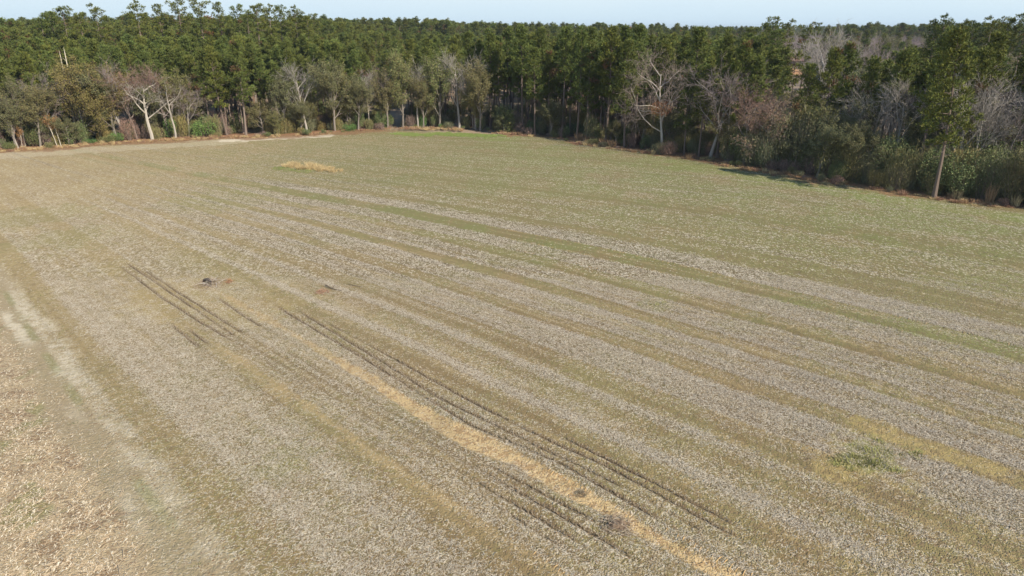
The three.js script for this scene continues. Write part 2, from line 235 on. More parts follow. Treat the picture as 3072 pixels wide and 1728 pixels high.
{
  const us = []; for (let u = -215; u < 60;) { us.push(u); u += u > -76 && u < 2 ? 0.33 : 1.5; }
  const qs = []; for (let q = -34; q < 150;) { qs.push(q); q += q >= 16 && q < 28.4 ? 0.085 : q > 4 && q < 70 ? 0.5 : 1.4; }
  const nu = us.length, nq = qs.length, pos = new Float32Array(nu * nq * 3), idx = [];
  const edgeDrop = (x, z) => 0.6 * Math.max(sstep(-x, 140, 149), sstep(x, 100, 109), sstep(z, -14, -7), sstep(-z, 180, 187));
  for (let i = 0; i < nu; i++) for (let j = 0; j < nq; j++) { const [x, z] = fromRows(us[i], qs[j]), o = (i * nq + j) * 3; pos[o] = x; pos[o + 2] = z; pos[o + 1] = x > -155 && x < 115 && z > -192 && z < 0 ? fieldY(x, z) - edgeDrop(x, z) : -1; }
  const tri = TILES.map(() => []);
  for (let i = 0; i < nu - 1; i++) for (let j = 0; j < nq - 1; j++) {
    const a = i * nq + j, b = a + nq, c = b + 1, d = a + 1, x = (pos[a * 3] + pos[c * 3]) / 2, z = (pos[a * 3 + 2] + pos[c * 3 + 2]) / 2;
    if (x < -149 || x > 108 || z > -6 || z < -188 || ED(x, z) < -13) continue;
    let t = z > -61 && z < -13 && x > -48 && x < 48 ? (x < 0 ? 0 : 1) : 2 + clamp(Math.floor((x + 150) / 65), 0, 3);
    tri[t].push(a, d, c, a, c, b); idx.push(a, d, c, a, c, b);
  }
  const g0 = new THREE.BufferGeometry(); g0.setAttribute('position', new THREE.BufferAttribute(pos, 3)); g0.setIndex(idx); g0.computeVertexNormals();
  const nor = g0.attributes.normal.array, p = [], n = [], uv = [], uv1 = [], g = new THREE.BufferGeometry();
  tri.forEach((list, t) => {
    const T = TILES[t]; g.addGroup(p.length / 3, list.length, t);
    for (const k of list) { const x = pos[k * 3], z = pos[k * 3 + 2]; p.push(x, pos[k * 3 + 1], z); n.push(nor[k * 3], nor[k * 3 + 1], nor[k * 3 + 2]); uv.push((x - T[0]) / (T[1] - T[0]), (z - T[2]) / (T[3] - T[2])); uv1.push(x, z); }
  });
  g.setAttribute('position', new THREE.Float32BufferAttribute(p, 3)); g.setAttribute('normal', new THREE.Float32BufferAttribute(n, 3)); g.setAttribute('uv', new THREE.Float32BufferAttribute(uv, 2)); g.setAttribute('uv1', new THREE.Float32BufferAttribute(uv1, 2));
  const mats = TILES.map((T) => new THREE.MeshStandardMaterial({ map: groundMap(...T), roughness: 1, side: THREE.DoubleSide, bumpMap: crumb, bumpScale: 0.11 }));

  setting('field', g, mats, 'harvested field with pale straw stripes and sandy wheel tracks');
}
// the land beyond: one sheet to the horizon
{
  const ax = [], az = []; const grow = (v) => Math.sign(v) * (Math.abs(v) * 520 + Math.pow(Math.abs(v), 5) * 6500);
  for (let i = 0; i <= 120; i++) { ax.push(grow(i / 60 - 1)); az.push(grow(i / 60 - 1) - 160); }
  const p = [], idx = [], col = []; const r = rngOf(8);
  for (let j = 0; j <= 120; j++) for (let i = 0; i <= 120; i++) { const x = ax[i], z = az[j]; p.push(x, rise(x, z) - 0.4, z); const inF = edgeDist(x, z) > 0 && Math.abs(x) < 400, k = inF ? [0.30, 0.25, 0.16] : [0.30, 0.22, 0.145], v = 0.8 + 0.4 * r(); col.push(k[0] * v, k[1] * v, k[2] * v); }
  for (let j = 0; j < 120; j++) for (let i = 0; i < 120; i++) { const a = j * 121 + i; idx.push(a, a + 121, a + 122, a, a + 122, a + 1); }
  const g = new THREE.BufferGeometry(); g.setAttribute('position', new THREE.Float32BufferAttribute(p, 3)); g.setAttribute('color', new THREE.Float32BufferAttribute(col, 3)); g.setIndex(idx); g.computeVertexNormals();
  setting('ground', g, mat(1, 1, 1), 'leaf-littered ground under and beyond the woods');
}

// ---------------------------------------------------------------- straw, husks, stubble and clods lying on the field
const inView = (x, z, m = 2) => { const d = -z * 0.9348 + 22 * 0.355; return Math.abs(x) < 0.755 * d + m; };
function strawClump(seed, n, R, L, w, lift, cols) {
  const r = rngOf(seed), b = new MB();
  for (let i = 0; i < n; i++) {
    const x = rs(r) * R, z = rs(r) * R, a = r() * 6.283, l = L * (0.4 + r() * 0.8), y0 = 0.006 + r() * lift, y1 = 0.006 + r() * lift, k = cols[(r() * cols.length) | 0], ww = w * (0.7 + r() * 0.7), v = 0.8 + r() * 0.35;
    b.tube([V(x, y0, z), V(x + Math.cos(a) * l * 0.5, Math.max(y0, y1) + 0.01, z + Math.sin(a) * l * 0.5), V(x + Math.cos(a + rs(r) * 0.4) * l, y1, z + Math.sin(a + rs(r) * 0.4) * l)], [ww, ww, ww * 0.7], 3, k.map((q) => q * v));
  }
  return b.geo();
}
const strawMat = mat(1, 1, 1, { roughness: 0.8 });
const STRAW = [[0.67, 0.60, 0.49], [0.77, 0.705, 0.595], [0.55, 0.48, 0.38], [0.34, 0.275, 0.20]];
{
  const r = rngOf(21), sets = [[], [], []];
  for (let z = -22.2; z > -100; z -= z > -60 ? 0.23 : 0.42) {
    const st = z > -60 ? 0.23 : 0.42;
    for (let x = -78; x < 78; x += st) {
      const X = x + rs(r) * st * 0.6, Z = z + rs(r) * st * 0.6; if (!inView(X, Z)) continue;
      const u = uOf(X, Z), Q = rowQ(X, Z); if (Q < 8.4) continue;
      let c = cover(X, Z, u, Q, ED(X, Z)) * (1 - sandA(u, Q)) * (1 - 0.9 * sandB(u, Q)); if (Q < 11.4) c *= 0.35;
      if (Q > 16 && Q < 29 && u > -76) { const [d, s] = rowNear(u, Q); if (s > 0.2 && Math.abs(d) < 0.26 && r() < 0.85) continue; }
      if (r() < c * c * 0.85 - 0.03) sets[(r() * 3) | 0].push(M4(X, fieldY(X, Z) + 0.004, Z, r() * 6.28, 0.8 + r() * 0.5));
    }
  }
  sets.forEach((s, i) => stuff('straw_residue', strawClump(100 + i, 22, 0.3, 0.12, 0.0044, 0.06, STRAW), strawMat, s, 'pale chopped straw strewn over the field in long stripes', 'straw'));
}
{
  const r = rngOf(22), a = [[], []], husk = (seed) => {
    const q = rngOf(seed), b = new MB(); for (let i = 0; i < 14; i++) {
      const x = rs(q) * 0.35, z = rs(q) * 0.35, t = q() * 6.28, l = 0.05 + q() * 0.13, w = 0.007 + q() * 0.012, dx = Math.cos(t), dz = Math.sin(t), h = 0.012 + q() * 0.04, k = [[0.52, 0.45, 0.335], [0.60, 0.54, 0.425], [0.32, 0.26, 0.185], [0.42, 0.35, 0.25]][(q() * 4) | 0], m = l * 0.5;
      const A = [x - dz * w, 0.01, z + dx * w], B = [x + dz * w, 0.012, z - dx * w], C = [x + dx * m - dz * w, h, z + dz * m + dx * w], D = [x + dx * m + dz * w, h + 0.02, z + dz * m - dx * w], E = [x + dx * l, 0.01 + q() * 0.06, z + dz * l];
      b.tri(...A, ...B, ...D, k); b.tri(...A, ...D, ...C, k); b.tri(...C, ...D, ...E, k);
    }
    for (let i = 0; i < 2; i++) { const x = rs(q) * 0.3, z = rs(q) * 0.3, t = q() * 6.28, l = 0.2 + q() * 0.4; b.tube([V(x, 0.02, z), V(x + Math.cos(t) * l, 0.03 + q() * 0.1, z + Math.sin(t) * l)], [0.013, 0.009], 4, [0.45, 0.34, 0.22]); }
    return b.geo();
  };
  for (let i = 0; i < 26000; i++) { const X = -50 + r() * 42, Z = -20 - r() * 40; if (!inView(X, Z)) continue; const Q = rowQ(X, Z); if (r() > 0.55 * (0.25 + fbm(X * 0.5, Z * 0.5)) * sstep(8.6 - Q, -0.6, 3.2)) continue; a[(r() * 2) | 0].push(M4(X, fieldY(X, Z) + 0.004, Z, r() * 6.28, 0.7 + r() * 0.6)); }
  a.forEach((s, i) => stuff('corn_residue', husk(31 + i), strawMat, s, 'coarse tan corn husks and broken stalks beside the farm lane', 'corn residue'));
}
{   // standing stubs along the rows, and clods thrown up beside them
  const r = rngOf(23), st = [], cl = [], b = new MB(), q = rngOf(3);
  for (let i = 0; i < 5; i++) { const a = q() * 6.28, t = 0.25 * rs(q); b.tube([V(rs(q) * 0.06, -0.03, rs(q) * 0.06), V(Math.cos(a) * t * 0.2, 0.09 + q() * 0.08, Math.sin(a) * t * 0.2)], [0.008, 0.006], 4, [0.30, 0.24, 0.165]); }
  for (const w of ROWS) for (let u = w[0]; u < w[2]; u += 0.2) { const [x, z] = fromRows(u, lerp(w[1], w[3], (u - w[0]) / (w[2] - w[0])) + rs(r) * 0.05); if (rowNear(u, lerp(w[1], w[3], (u - w[0]) / (w[2] - w[0])))[1] > 0.5) { st.push(M4(x, fieldY(x, z), z, r() * 6.28, 0.8 + r() * 0.7)); if (r() < 0.3) { const X = x + rs(r) * 0.2, Z = z + rs(r) * 0.2; cl.push(M4(X, fieldY(X, Z), Z, r() * 6.28, 0.5 + r(), 0.4 + r() * 0.6)); } } }
  for (let i = 0; i < 9000; i++) { const Z = -22 - 50 * r() * r(), X = rs(r) * 45; if (inView(X, Z) && rowQ(X, Z) > 9) cl.push(M4(X, fieldY(X, Z), Z, r() * 6.28, 0.3 + r() * 0.6, 0.2 + r() * 0.5)); }
  stuff('crop_stubble', b.geo(), strawMat, st, 'dark cut stubs standing in the old crop rows', 'stubble');
  const c = new THREE.IcosahedronGeometry(0.07, 0), p = c.attributes.position; for (let i = 0; i < p.count; i++) { const s = 0.75 + 0.5 * vn(p.getX(i) * 40 + 9, p.getY(i) * 40 + p.getZ(i) * 31); p.setXYZ(i, p.getX(i) * s, p.getY(i) * s * 0.7, p.getZ(i) * s); } c.computeVertexNormals();
  stuff('soil_clods', c, new THREE.MeshStandardMaterial({ color: lin(118, 96, 70), roughness: 1 }), cl, 'small brown clods of soil scattered along the rows', 'clods');
}
{   // ridges pressed up by tyre lugs
  const r = rngOf(24), a = [], d = [], b = new MB(), k = [1, 1, 1];
  for (let i = 0; i < 5; i++) { const t0 = i / 5, t1 = (i + 1) / 5, X = (t) => -0.22 + 0.44 * t, Z = (t) => 0.10 * t * t, h = (t) => 0.075 * Math.sin(Math.PI * clamp(t * 0.9 + 0.05, 0, 1)); b.tri(X(t0), 0, Z(t0) - 0.06, X(t1), 0, Z(t1) - 0.06, X(t1), h(t1), Z(t1), k); b.tri(X(t0), 0, Z(t0) - 0.06, X(t1), h(t1), Z(t1), X(t0), h(t0), Z(t0), k); b.tri(X(t0), h(t0), Z(t0), X(t1), h(t1), Z(t1), X(t1), 0, Z(t1) + 0.05, k); b.tri(X(t0), h(t0), Z(t0), X(t1), 0, Z(t1) + 0.05, X(t0), 0, Z(t0) + 0.05, k); }
  const lay = (list, u0, u1, q, s, skip, dy = -0.045) => { for (let u = u0; u < u1; u += 0.27 * s) { if (r() < skip) continue; const [x, z] = fromRows(u, q + 0.05 * rs(r)); list.push(M4(x, fieldY(x, z) + dy, z, -0.733 + Math.PI / 2 + 0.25 + 0.22 * rs(r), s * (0.75 + 0.5 * r()), s * (0.8 + 0.6 * r()))); } };
  lay(a, -19, -16.2, 24.5, 1, 0.05); lay(a, -12.3, -7, 24.72, 1.1, 0.1); lay(a, -15.6, -13, 19.55, 0.9, 0.3); 
  lay(d, -52, 12, 58.3, 1.2, 0.3); lay(d, -50, 12, 55.3, 1.1, 0.45); lay(d, -46, 10, 52.35, 1.1, 0.4); lay(d, -40, 5, 38.9, 1, 0.55); lay(d, -30, 4, 35.4, 1, 0.6); lay(d, -60, -10, 46.2, 1.1, 0.6);
  stuff('tyre_lug_print', b.geo(), new THREE.MeshStandardMaterial({ color: lin(170, 142, 100), roughness: 1, side: THREE.DoubleSide }), a, 'curved sandy ridges of tyre tread in the wheel track', 'tyre print');
  stuff('tyre_lug_print', b.geo(), new THREE.MeshStandardMaterial({ color: lin(128, 110, 80), roughness: 1, side: THREE.DoubleSide }), d, 'faint tyre tread marks along the straw stripes', 'tyre print');
}
function blades(seed, n, R, h, w, cols, splay = 0.5) {
  const r = rngOf(seed), b = new MB();
  for (let i = 0; i < n; i++) { const a = r() * 6.28, q = Math.sqrt(r()) * R, x = Math.cos(a) * q, z = Math.sin(a) * q, H = h * (0.5 + r() * 0.7), lx = (rs(r) * splay + x / R * 0.25) * H, lz = (rs(r) * splay + z / R * 0.25) * H, t = r() * 6.28, dx = Math.cos(t) * w, dz = Math.sin(t) * w, k = cols[(r() * cols.length) | 0], v = 0.8 + r() * 0.4, K = k.map((c) => c * v); const mx = x + lx * 0.4, mz = z + lz * 0.4; b.tri(x - dx, -0.02, z - dz, x + dx, -0.02, z + dz, mx + dx, H * 0.6, mz + dz, K); b.tri(x - dx, -0.02, z - dz, mx + dx, H * 0.6, mz + dz, mx - dx, H * 0.6, mz - dz, K); b.tri(mx - dx, H * 0.6, mz - dz, mx + dx, H * 0.6, mz + dz, x + lx, H, z + lz, K); }
  return b.geo();
}
const bladeMat = mat(1, 1, 1, { roughness: 0.9 });
{
  const r = rngOf(25), a = [];
  for (let z = -22.5; z > -75; z -= 0.5) for (let x = -62; x < 62; x += 0.5) {
    const X = x + rs(r) * 0.4, Z = z + rs(r) * 0.4; if (!inView(X, Z)) continue; const u = uOf(X, Z), Q = rowQ(X, Z), g = sstep(fbm(X * 0.3 + 7, Z * 0.3), 0.45, 0.65);
    const p = (Q < 8 ? 0.05 : 0.35) * (1 - cover(X, Z, u, Q, ED(X, Z))) * (0.15 + g) * (1 - sandA(u, Q)) * (Q > 49 && Q < 59 ? 2 : 1); if (r() < p) a.push(M4(X, fieldY(X, Z), Z, r() * 6.28, 0.7 + r() * 0.6));
  }
  stuff('sprouting_grass', blades(41, 9, 0.16, 0.09, 0.007, [[0.13, 0.16, 0.05], [0.17, 0.18, 0.06], [0.24, 0.21, 0.10]], 0.7), bladeMat, a, 'thin green grass sprouting between the straw stripes', 'grass');
  const w = []; for (let i = 0; i < 130; i++) { const a0 = r() * 6.28, q = Math.sqrt(r()) * 2.2, X = 19.6 + Math.cos(a0) * q * 1.3, Z = -31.9 + Math.sin(a0) * q * 0.8; if (fbm(X * 0.9, Z * 0.9) > 0.47) w.push(M4(X, fieldY(X, Z), Z, r() * 6.28, 0.6 + r() * 0.8)); }
  for (let i = 0; i < 6; i++) { const X = 12 + rs(r) * 1.2, Z = -54.1 + rs(r) * 0.8; w.push(M4(X, fieldY(X, Z), Z, r() * 6.28, 0.7 + r() * 0.5)); }
  stuff('weeds', blades(42, 14, 0.18, 0.2, 0.016, [[0.22, 0.23, 0.07], [0.27, 0.26, 0.09], [0.36, 0.31, 0.15]], 0.9), bladeMat, w, 'low green weeds growing through the straw', 'weeds');
}

// ---------------------------------------------------------------- tree kinds
const barkPine = [[0.17, 0.125, 0.10], [0.22, 0.17, 0.14]];
function growPine(seed, o) {
  const r = rngOf(seed), H = o.H, T = new MB(), C = new MB(), tmp = V(), lean = o.lean ?? 0.02, la = r() * 6.28, bend = rs(r) * 0.02 * H;
  const axis = (y) => { const t = y / H; return V(Math.cos(la) * lean * y + bend * Math.sin(t * 3.1) * Math.sin(la), y, Math.sin(la) * lean * y + bend * Math.sin(t * 3.1) * Math.cos(la)); };
  const pts = [], rad = [], r0 = 0.012 * H * (o.thick ?? 1); for (let i = 0; i <= 8; i++) { const y = H * 0.97 * i / 8; pts.push(axis(y)); rad.push(r0 * (1 - 0.85 * i / 8) * (i === 0 ? 1.35 : 1)); } pts[0].y = -0.4;
  T.tube(pts, rad, 7, barkPine[seed & 1]);
  for (let i = 0; i < o.nb; i++) {
    const t = clamp((i + r()) / o.nb, 0, 1), y = H * (o.cb + (1 - o.cb) * Math.pow(t, 0.92)), pf = o.flat ? Math.sqrt(1 - 0.75 * t * t) * (0.5 + 0.5 * sstep(t, 0, 0.3)) : Math.pow(1 - t * 0.94, 0.62) * (0.62 + 0.38 * sstep(t, 0, 0.25)), L = o.R * pf * (0.6 + 0.6 * r()), az = i * 2.39996 + rs(r) * 0.5, el = lerp(-0.15, o.flat ? 0.5 : 0.95, t) + rs(r) * 0.22;
    const s = axis(y), d = V(Math.cos(az) * Math.cos(el), Math.sin(el), Math.sin(az) * Math.cos(el)), e = s.clone().addScaledVector(d, L); e.y += 0.12 * L;
    const m = s.clone().lerp(e, 0.55); m.y -= 0.06 * L; T.tube([s, m, e], [0.016 * H * 0.22 * (1 - 0.6 * t) + 0.015, 0.03, 0.012], 3, barkPine[0]);
    const nc = Math.max(2, Math.round(L * (o.cl ?? 1.5))), dead = r() < 0.03;
    for (let c = 0; c < nc; c++) {
      const f = nc === 1 ? 1 : 0.38 + 0.66 * (c + 0.4 * r()) / nc, ce = s.clone().lerp(e, f); ball(r, tmp); ce.addScaledVector(tmp, 0.3 + 0.12 * L); const rc = (0.34 + 0.26 * r()) * (o.cs ?? 1);
      for (let k = 0; k < o.tufts; k++) {
        ball(r, tmp); const px = ce.x + tmp.x * rc, py = ce.y + tmp.y * rc * 0.7, pz = ce.z + tmp.z * rc, dx0 = tmp.x * 0.8 + d.x * 0.45, dy0 = tmp.y * 0.6 + 0.55, dz0 = tmp.z * 0.8 + d.z * 0.45, sz = (0.3 + 0.18 * r()) * (o.ts ?? 1);
        const v = 0.72 + r() * 0.56, yl = r(), kk = dead ? [0.16 * v, 0.09 * v, 0.04 * v] : [(0.098 + 0.052 * yl) * v, (0.138 + 0.024 * yl) * v, 0.030 * v];
        for (let q = 0; q < (o.bl ?? 6); q++) {
          let dx = dx0 + rs(r) * 0.75, dy = dy0 + rs(r) * 0.75, dz = dz0 + rs(r) * 0.75; const l = sz / (Math.hypot(dx, dy, dz) + 1e-4); dx *= l; dy *= l; dz *= l;
          const w = 0.046 * (o.ts ?? 1) + 0.026 * r(), a = r() * 6.28, sx = Math.cos(a) * w, sy = rs(r) * w * 0.6, zz = Math.sin(a) * w;
          C.tri(px - sx, py - sy, pz - zz, px + sx, py + sy, pz + zz, px + dx, py + dy, pz + dz, kk);
        }
      }
    }
  }
  if (o.stubs) for (let i = 0; i < o.stubs; i++) { const y = H * (0.25 + r() * (o.cb - 0.2)), a = r() * 6.28, s = axis(y), L = 0.4 + r() * 1.2; T.tube([s, V(s.x + Math.cos(a) * L, y + rs(r) * 0.3, s.z + Math.sin(a) * L)], [0.035, 0.008], 3, [0.16, 0.13, 0.11]); }
  return { trunk: T.geo(), crown: C.geo(), H };
}
// forking tree: bark on the thick wood, twigs and, if asked, leaves
function growFork(seed, o) {
  const r = rngOf(seed), H = o.H, T = new MB(), C = new MB(), tmp = V(), bark = o.bark, twig = o.twig ?? o.bark, up = V(0, 1, 0);
  const ns = [6, 5, 3, 3], nk = o.kids ?? [8, 5, 6, 5], lenF = o.len ?? [0.5, 0.36, 0.17, 0.09, 0.05];
  const grow = (p, d, L, rad, lev) => {
    if (lev >= 4) { const e = p.clone().addScaledVector(d, L); C.tube([p, e], [rad, 0.0], 3, twig); return; }
    const n = lev === 0 ? 7 : lev === 1 ? 5 : 3, pts = [p.clone()], rr = [rad], dir = d.clone(), q = p.clone(), dirs = [d.clone()];
    for (let i = 1; i <= n; i++) { ball(r, tmp); dir.addScaledVector(tmp, (o.crook ?? 0.22) * (lev === 0 ? 0.5 : 1)).addScaledVector(up, lev === 0 ? 0.12 : (o.trop ?? 0.06)).normalize(); q.addScaledVector(dir, L / n); pts.push(q.clone()); rr.push(rad * (1 - (lev === 0 ? 0.72 : 0.8) * i / n)); dirs.push(dir.clone()); }
    const v = 0.85 + r() * 0.3; (lev <= 1 ? T : C).tube(pts, rr, ns[lev], (lev <= 1 ? bark : twig).map((x) => x * v));
    const k = nk[lev];
    for (let i = 0; i < k; i++) {
      const f = lev === 0 ? lerp(o.cb ?? 0.45, 1, (i + 0.5 * r()) / k) : lerp(0.25, 1, (i + r()) / k), j = Math.min(n, Math.max(1, Math.round(f * n))), a = i * 2.4 + r() * 1.2, dd = dirs[j], s = V(1, 0, 0).cross(dd).normalize(), t = s.clone().cross(dd), sp = (o.spread ?? 0.85) * (lev === 0 ? 1 : 0.85) * (0.6 + 0.7 * r());
      const nd = dd.clone().multiplyScalar(Math.cos(sp)).addScaledVector(s, Math.sin(sp) * Math.cos(a)).addScaledVector(t, Math.sin(sp) * Math.sin(a)).normalize();
      const base = pts[j - 1].clone().lerp(pts[j], clamp(f * n - j + 1, 0, 1));
      const L2 = lenF[lev + 1] * H * (0.65 + 0.6 * r()) * (lev === 0 ? lerp(1.15, 0.6, (i + 0.5) / k) : 1);
      grow(base, nd, L2, Math.max(o.twigR ?? 0.012, (lev === 0 ? rad * 0.42 : rr[j] * 0.6)), lev + 1);
    }
    if (o.leaves && lev === (o.leafLev ?? 3)) for (let i = 0; i < o.leaves; i++) {
      ball(r, tmp); const b = pts[(1 + r() * n) | 0] ?? q, s = o.leafSpread ?? 0.5, px = b.x + tmp.x * s, py = b.y + tmp.y * s * 0.8, pz = b.z + tmp.z * s, z = (o.leaf ?? 0.16) * (0.7 + 0.7 * r()), a = V(rs(r), rs(r) * 0.6, rs(r)).normalize().multiplyScalar(z), c = V(rs(r), rs(r), rs(r)).cross(a).normalize().multiplyScalar(z * 0.5), kk = o.cols[(r() * o.cols.length) | 0], v2 = 0.7 + r() * 0.6, K = [kk[0] * v2, kk[1] * v2, kk[2] * v2];
      C.tri(px - a.x, py - a.y, pz - a.z, px + c.x, py + c.y, pz + c.z, px + a.x, py + a.y, pz + a.z, K); C.tri(px - a.x, py - a.y, pz - a.z, px + a.x, py + a.y, pz + a.z, px - c.x, py - c.y, pz - c.z, K);
    }
  };
  grow(V(0, -0.3, 0), V(rs(r) * (o.leanK ?? 0.08), 1, rs(r) * (o.leanK ?? 0.08)).normalize(), lenF[0] * H * (o.trunkK ?? 1.35), o.r0 ?? 0.016 * H, 0);
  const trunk = T.geo(), crown = C.geo(); crown.computeBoundingBox(); trunk.computeBoundingBox();
  return { trunk, crown, H: Math.max(crown.boundingBox.max.y, trunk.boundingBox.max.y) };
}
function growShrub(seed, o) {
  const r = rngOf(seed), S = new MB(), C = new MB();
  const lobes = []; for (let i = 0; i < (o.lobes ?? 7); i++) { const a = r() * 6.28, q = Math.sqrt(r()) * 0.6; lobes.push([Math.cos(a) * q, 0.35 + r() * 0.4, Math.sin(a) * q, 0.3 + r() * 0.28]); }
  for (let i = 0; i < (o.stems ?? 14); i++) { const a = r() * 6.28, q = 0.15 + r() * 0.75, h = 0.5 + r() * 0.55; S.tube([V(Math.cos(a) * q * 0.25, -0.05, Math.sin(a) * q * 0.25), V(Math.cos(a) * q * 0.6, h * 0.55, Math.sin(a) * q * 0.6), V(Math.cos(a + 0.2) * q * 0.85, h, Math.sin(a + 0.2) * q * 0.85)], [0.018, 0.012, 0.004], 3, o.stem ?? [0.2, 0.15, 0.12]); }
  const n = o.n ?? 1500; for (let i = 0; i < n; i++) {
    const l = lobes[(r() * lobes.length) | 0]; let x, y, z; do { x = rs(r); y = rs(r); z = rs(r); } while (x * x + y * y + z * z > 1); const q = Math.pow(x * x + y * y + z * z, -0.18), px = l[0] + x * l[3] * q, py = Math.max(0.02, l[1] + y * l[3] * 1.1 * q), pz = l[2] + z * l[3] * q;
    const k = o.cols[(r() * o.cols.length) | 0], v = 0.7 + r() * 0.6, K = [k[0] * v, k[1] * v, k[2] * v], s = (o.leaf ?? 0.07) * (0.6 + 0.8 * r()), ax = (rs(r) + x * 0.4) * s, ay = (rs(r) * 0.6 + (o.upright ?? 0.3)) * s * (o.long ?? 1), az = (rs(r) + z * 0.4) * s, a = r() * 6.28, w = s * 0.38 / Math.sqrt(o.long ?? 1), cx = Math.cos(a) * w, cy = rs(r) * w, cz = Math.sin(a) * w;
    C.tri(px - cx, py - cy, pz - cz, px + cx, py + cy, pz + cz, px + ax, py + ay, pz + az, K); C.tri(px - cx, py - cy, pz - cz, px - ax * 0.7, py - ay * 0.7, pz - az * 0.7, px + cx, py + cy, pz + cz, K);
  }
  return { stems: S.geo(), foliage: C.geo() };
}
function join(a, b) {   // two coloured geometries as one
  const g = new THREE.BufferGeometry(); for (const k of ['position', 'color', 'normal']) { const x = a.attributes[k].array, y = b.attributes[k].array, o = new Float32Array(x.length + y.length); o.set(x); o.set(y, x.length); g.setAttribute(k, new THREE.BufferAttribute(o, 3)); } return g;
}
const pineLow = [0, 1, 2, 3, 4].map((i) => growPine(200 + i, { H: 18, cb: [0.5, 0.42, 0.58, 0.46, 0.54][i], R: [3.1, 3.6, 2.7, 2.9, 3.9][i], nb: [32, 34, 26, 36, 28][i], tufts: 15, bl: 5, ts: 1.25, cl: 1.15, cs: 1.25, stubs: 4 }));
const pines = [0, 1, 2, 3, 4].map((i) => growPine(210 + i, { H: 18, cb: 0.42 + 0.04 * i, R: 2.7 + 0.25 * (i % 3), nb: 38, tufts: 17, ts: 1.1, cl: 1.15, cs: 1.25, stubs: 10 }));
const pineEdge = [0, 1, 2].map((i) => growPine(230 + i, { H: 18, cb: 0.34 + 0.05 * i, R: 3.5, nb: 40, tufts: 19, ts: 1.1, cl: 1.05, cs: 1.35, stubs: 12 }));
const pineTall = [0, 1, 2, 3].map((i) => growPine(240 + i, { H: 28, cb: 0.62 + 0.03 * i, R: 3.9, nb: 22, tufts: 22, flat: true, cl: 0.75, cs: 1.5, ts: 1.2, stubs: 14 }));
const GREY = [0.33, 0.295, 0.26], PALE = [0.34, 0.305, 0.265], TWIG = [0.23, 0.18, 0.155], PURP = [0.25, 0.20, 0.19], RED = [0.24, 0.15, 0.115];
const bares = [0, 1, 2, 3, 4].map((i) => growFork(300 + i, { H: 16, bark: i % 2 ? PALE : GREY, twig: i % 2 ? GREY : PURP, spread: 0.62 + 0.08 * (i % 3), cb: 0.32 + 0.05 * i, kids: [9, 5, 6, 6], twigR: 0.016 }));
const bareLow = [0, 1].map((i) => growFork(310 + i, { H: 16, bark: GREY, twig: PURP, spread: 0.65, cb: 0.35, kids: [7, 5, 5, 4], twigR: 0.02 }));
const redTwig = growFork(315, { H: 12, bark: TWIG, twig: RED, spread: 0.75, cb: 0.3, kids: [9, 6, 6, 7], twigR: 0.014 });
const oliveCols = [[[0.14, 0.14, 0.06], [0.18, 0.16, 0.07], [0.12, 0.13, 0.055]], [[0.17, 0.155, 0.05], [0.145, 0.14, 0.045], [0.18, 0.15, 0.055]], [[0.15, 0.18, 0.055], [0.18, 0.19, 0.065], [0.21, 0.18, 0.07]]];
const leafy = [0, 1, 2, 3].map((i) => growFork(320 + i, { H: 15, bark: [0.22, 0.19, 0.16], twig: TWIG, spread: [0.6, 0.75, 0.45, 0.5][i], cb: [0.25, 0.25, 0.2, 0.3][i], kids: [10, 5, 6, 2], leaves: 46, leaf: 0.115, leafSpread: 0.66, cols: oliveCols[i % 3] }));
const vineTree = growFork(330, { H: 14, bark: GREY, twig: PURP, spread: 0.7, cb: 0.15, kids: [11, 6, 6, 3], leaves: 8, leaf: 0.12, leafSpread: 0.5, cols: [[0.16, 0.11, 0.08], [0.12, 0.11, 0.06], [0.2, 0.13, 0.09]] });
const shrubKinds = [
  growShrub(400, { cols: [[0.109, 0.155, 0.054], [0.139, 0.178, 0.062], [0.186, 0.186, 0.078]], n: 3000, leaf: 0.052 }),
  growShrub(401, { cols: [[0.217, 0.209, 0.078], [0.264, 0.217, 0.093], [0.171, 0.171, 0.070]], n: 3000, leaf: 0.046, long: 2, upright: 0.6 }),
  growShrub(402, { cols: [[0.248, 0.163, 0.132], [0.310, 0.209, 0.171], [0.186, 0.132, 0.109]], n: 2200, leaf: 0.042, long: 2.6, upright: 0.5, stems: 30 }),
  growShrub(403, { cols: [[0.093, 0.186, 0.046], [0.155, 0.248, 0.062], [0.124, 0.202, 0.054]], n: 3000, leaf: 0.05 }),
  growShrub(404, { cols: [[0.155, 0.163, 0.085], [0.132, 0.147, 0.070], [0.232, 0.202, 0.116]], n: 2600, leaf: 0.042, long: 2.4, upright: 0.5, lobes: 11, stems: 22 }),
];
const bushKinds = [
  growShrub(410, { cols: [[0.11, 0.145, 0.055], [0.14, 0.165, 0.06], [0.18, 0.18, 0.075]], n: 6500, leaf: 0.034, lobes: 12 }),
  growShrub(411, { cols: [[0.20, 0.19, 0.075], [0.25, 0.21, 0.09], [0.17, 0.165, 0.07]], n: 6500, leaf: 0.03, long: 2, upright: 0.6, lobes: 12, stems: 24 }),
  growShrub(412, { cols: [[0.15, 0.155, 0.08], [0.13, 0.145, 0.07], [0.22, 0.19, 0.11]], n: 11000, leaf: 0.021, long: 2.2, upright: 0.4, lobes: 16, stems: 30 }),
];
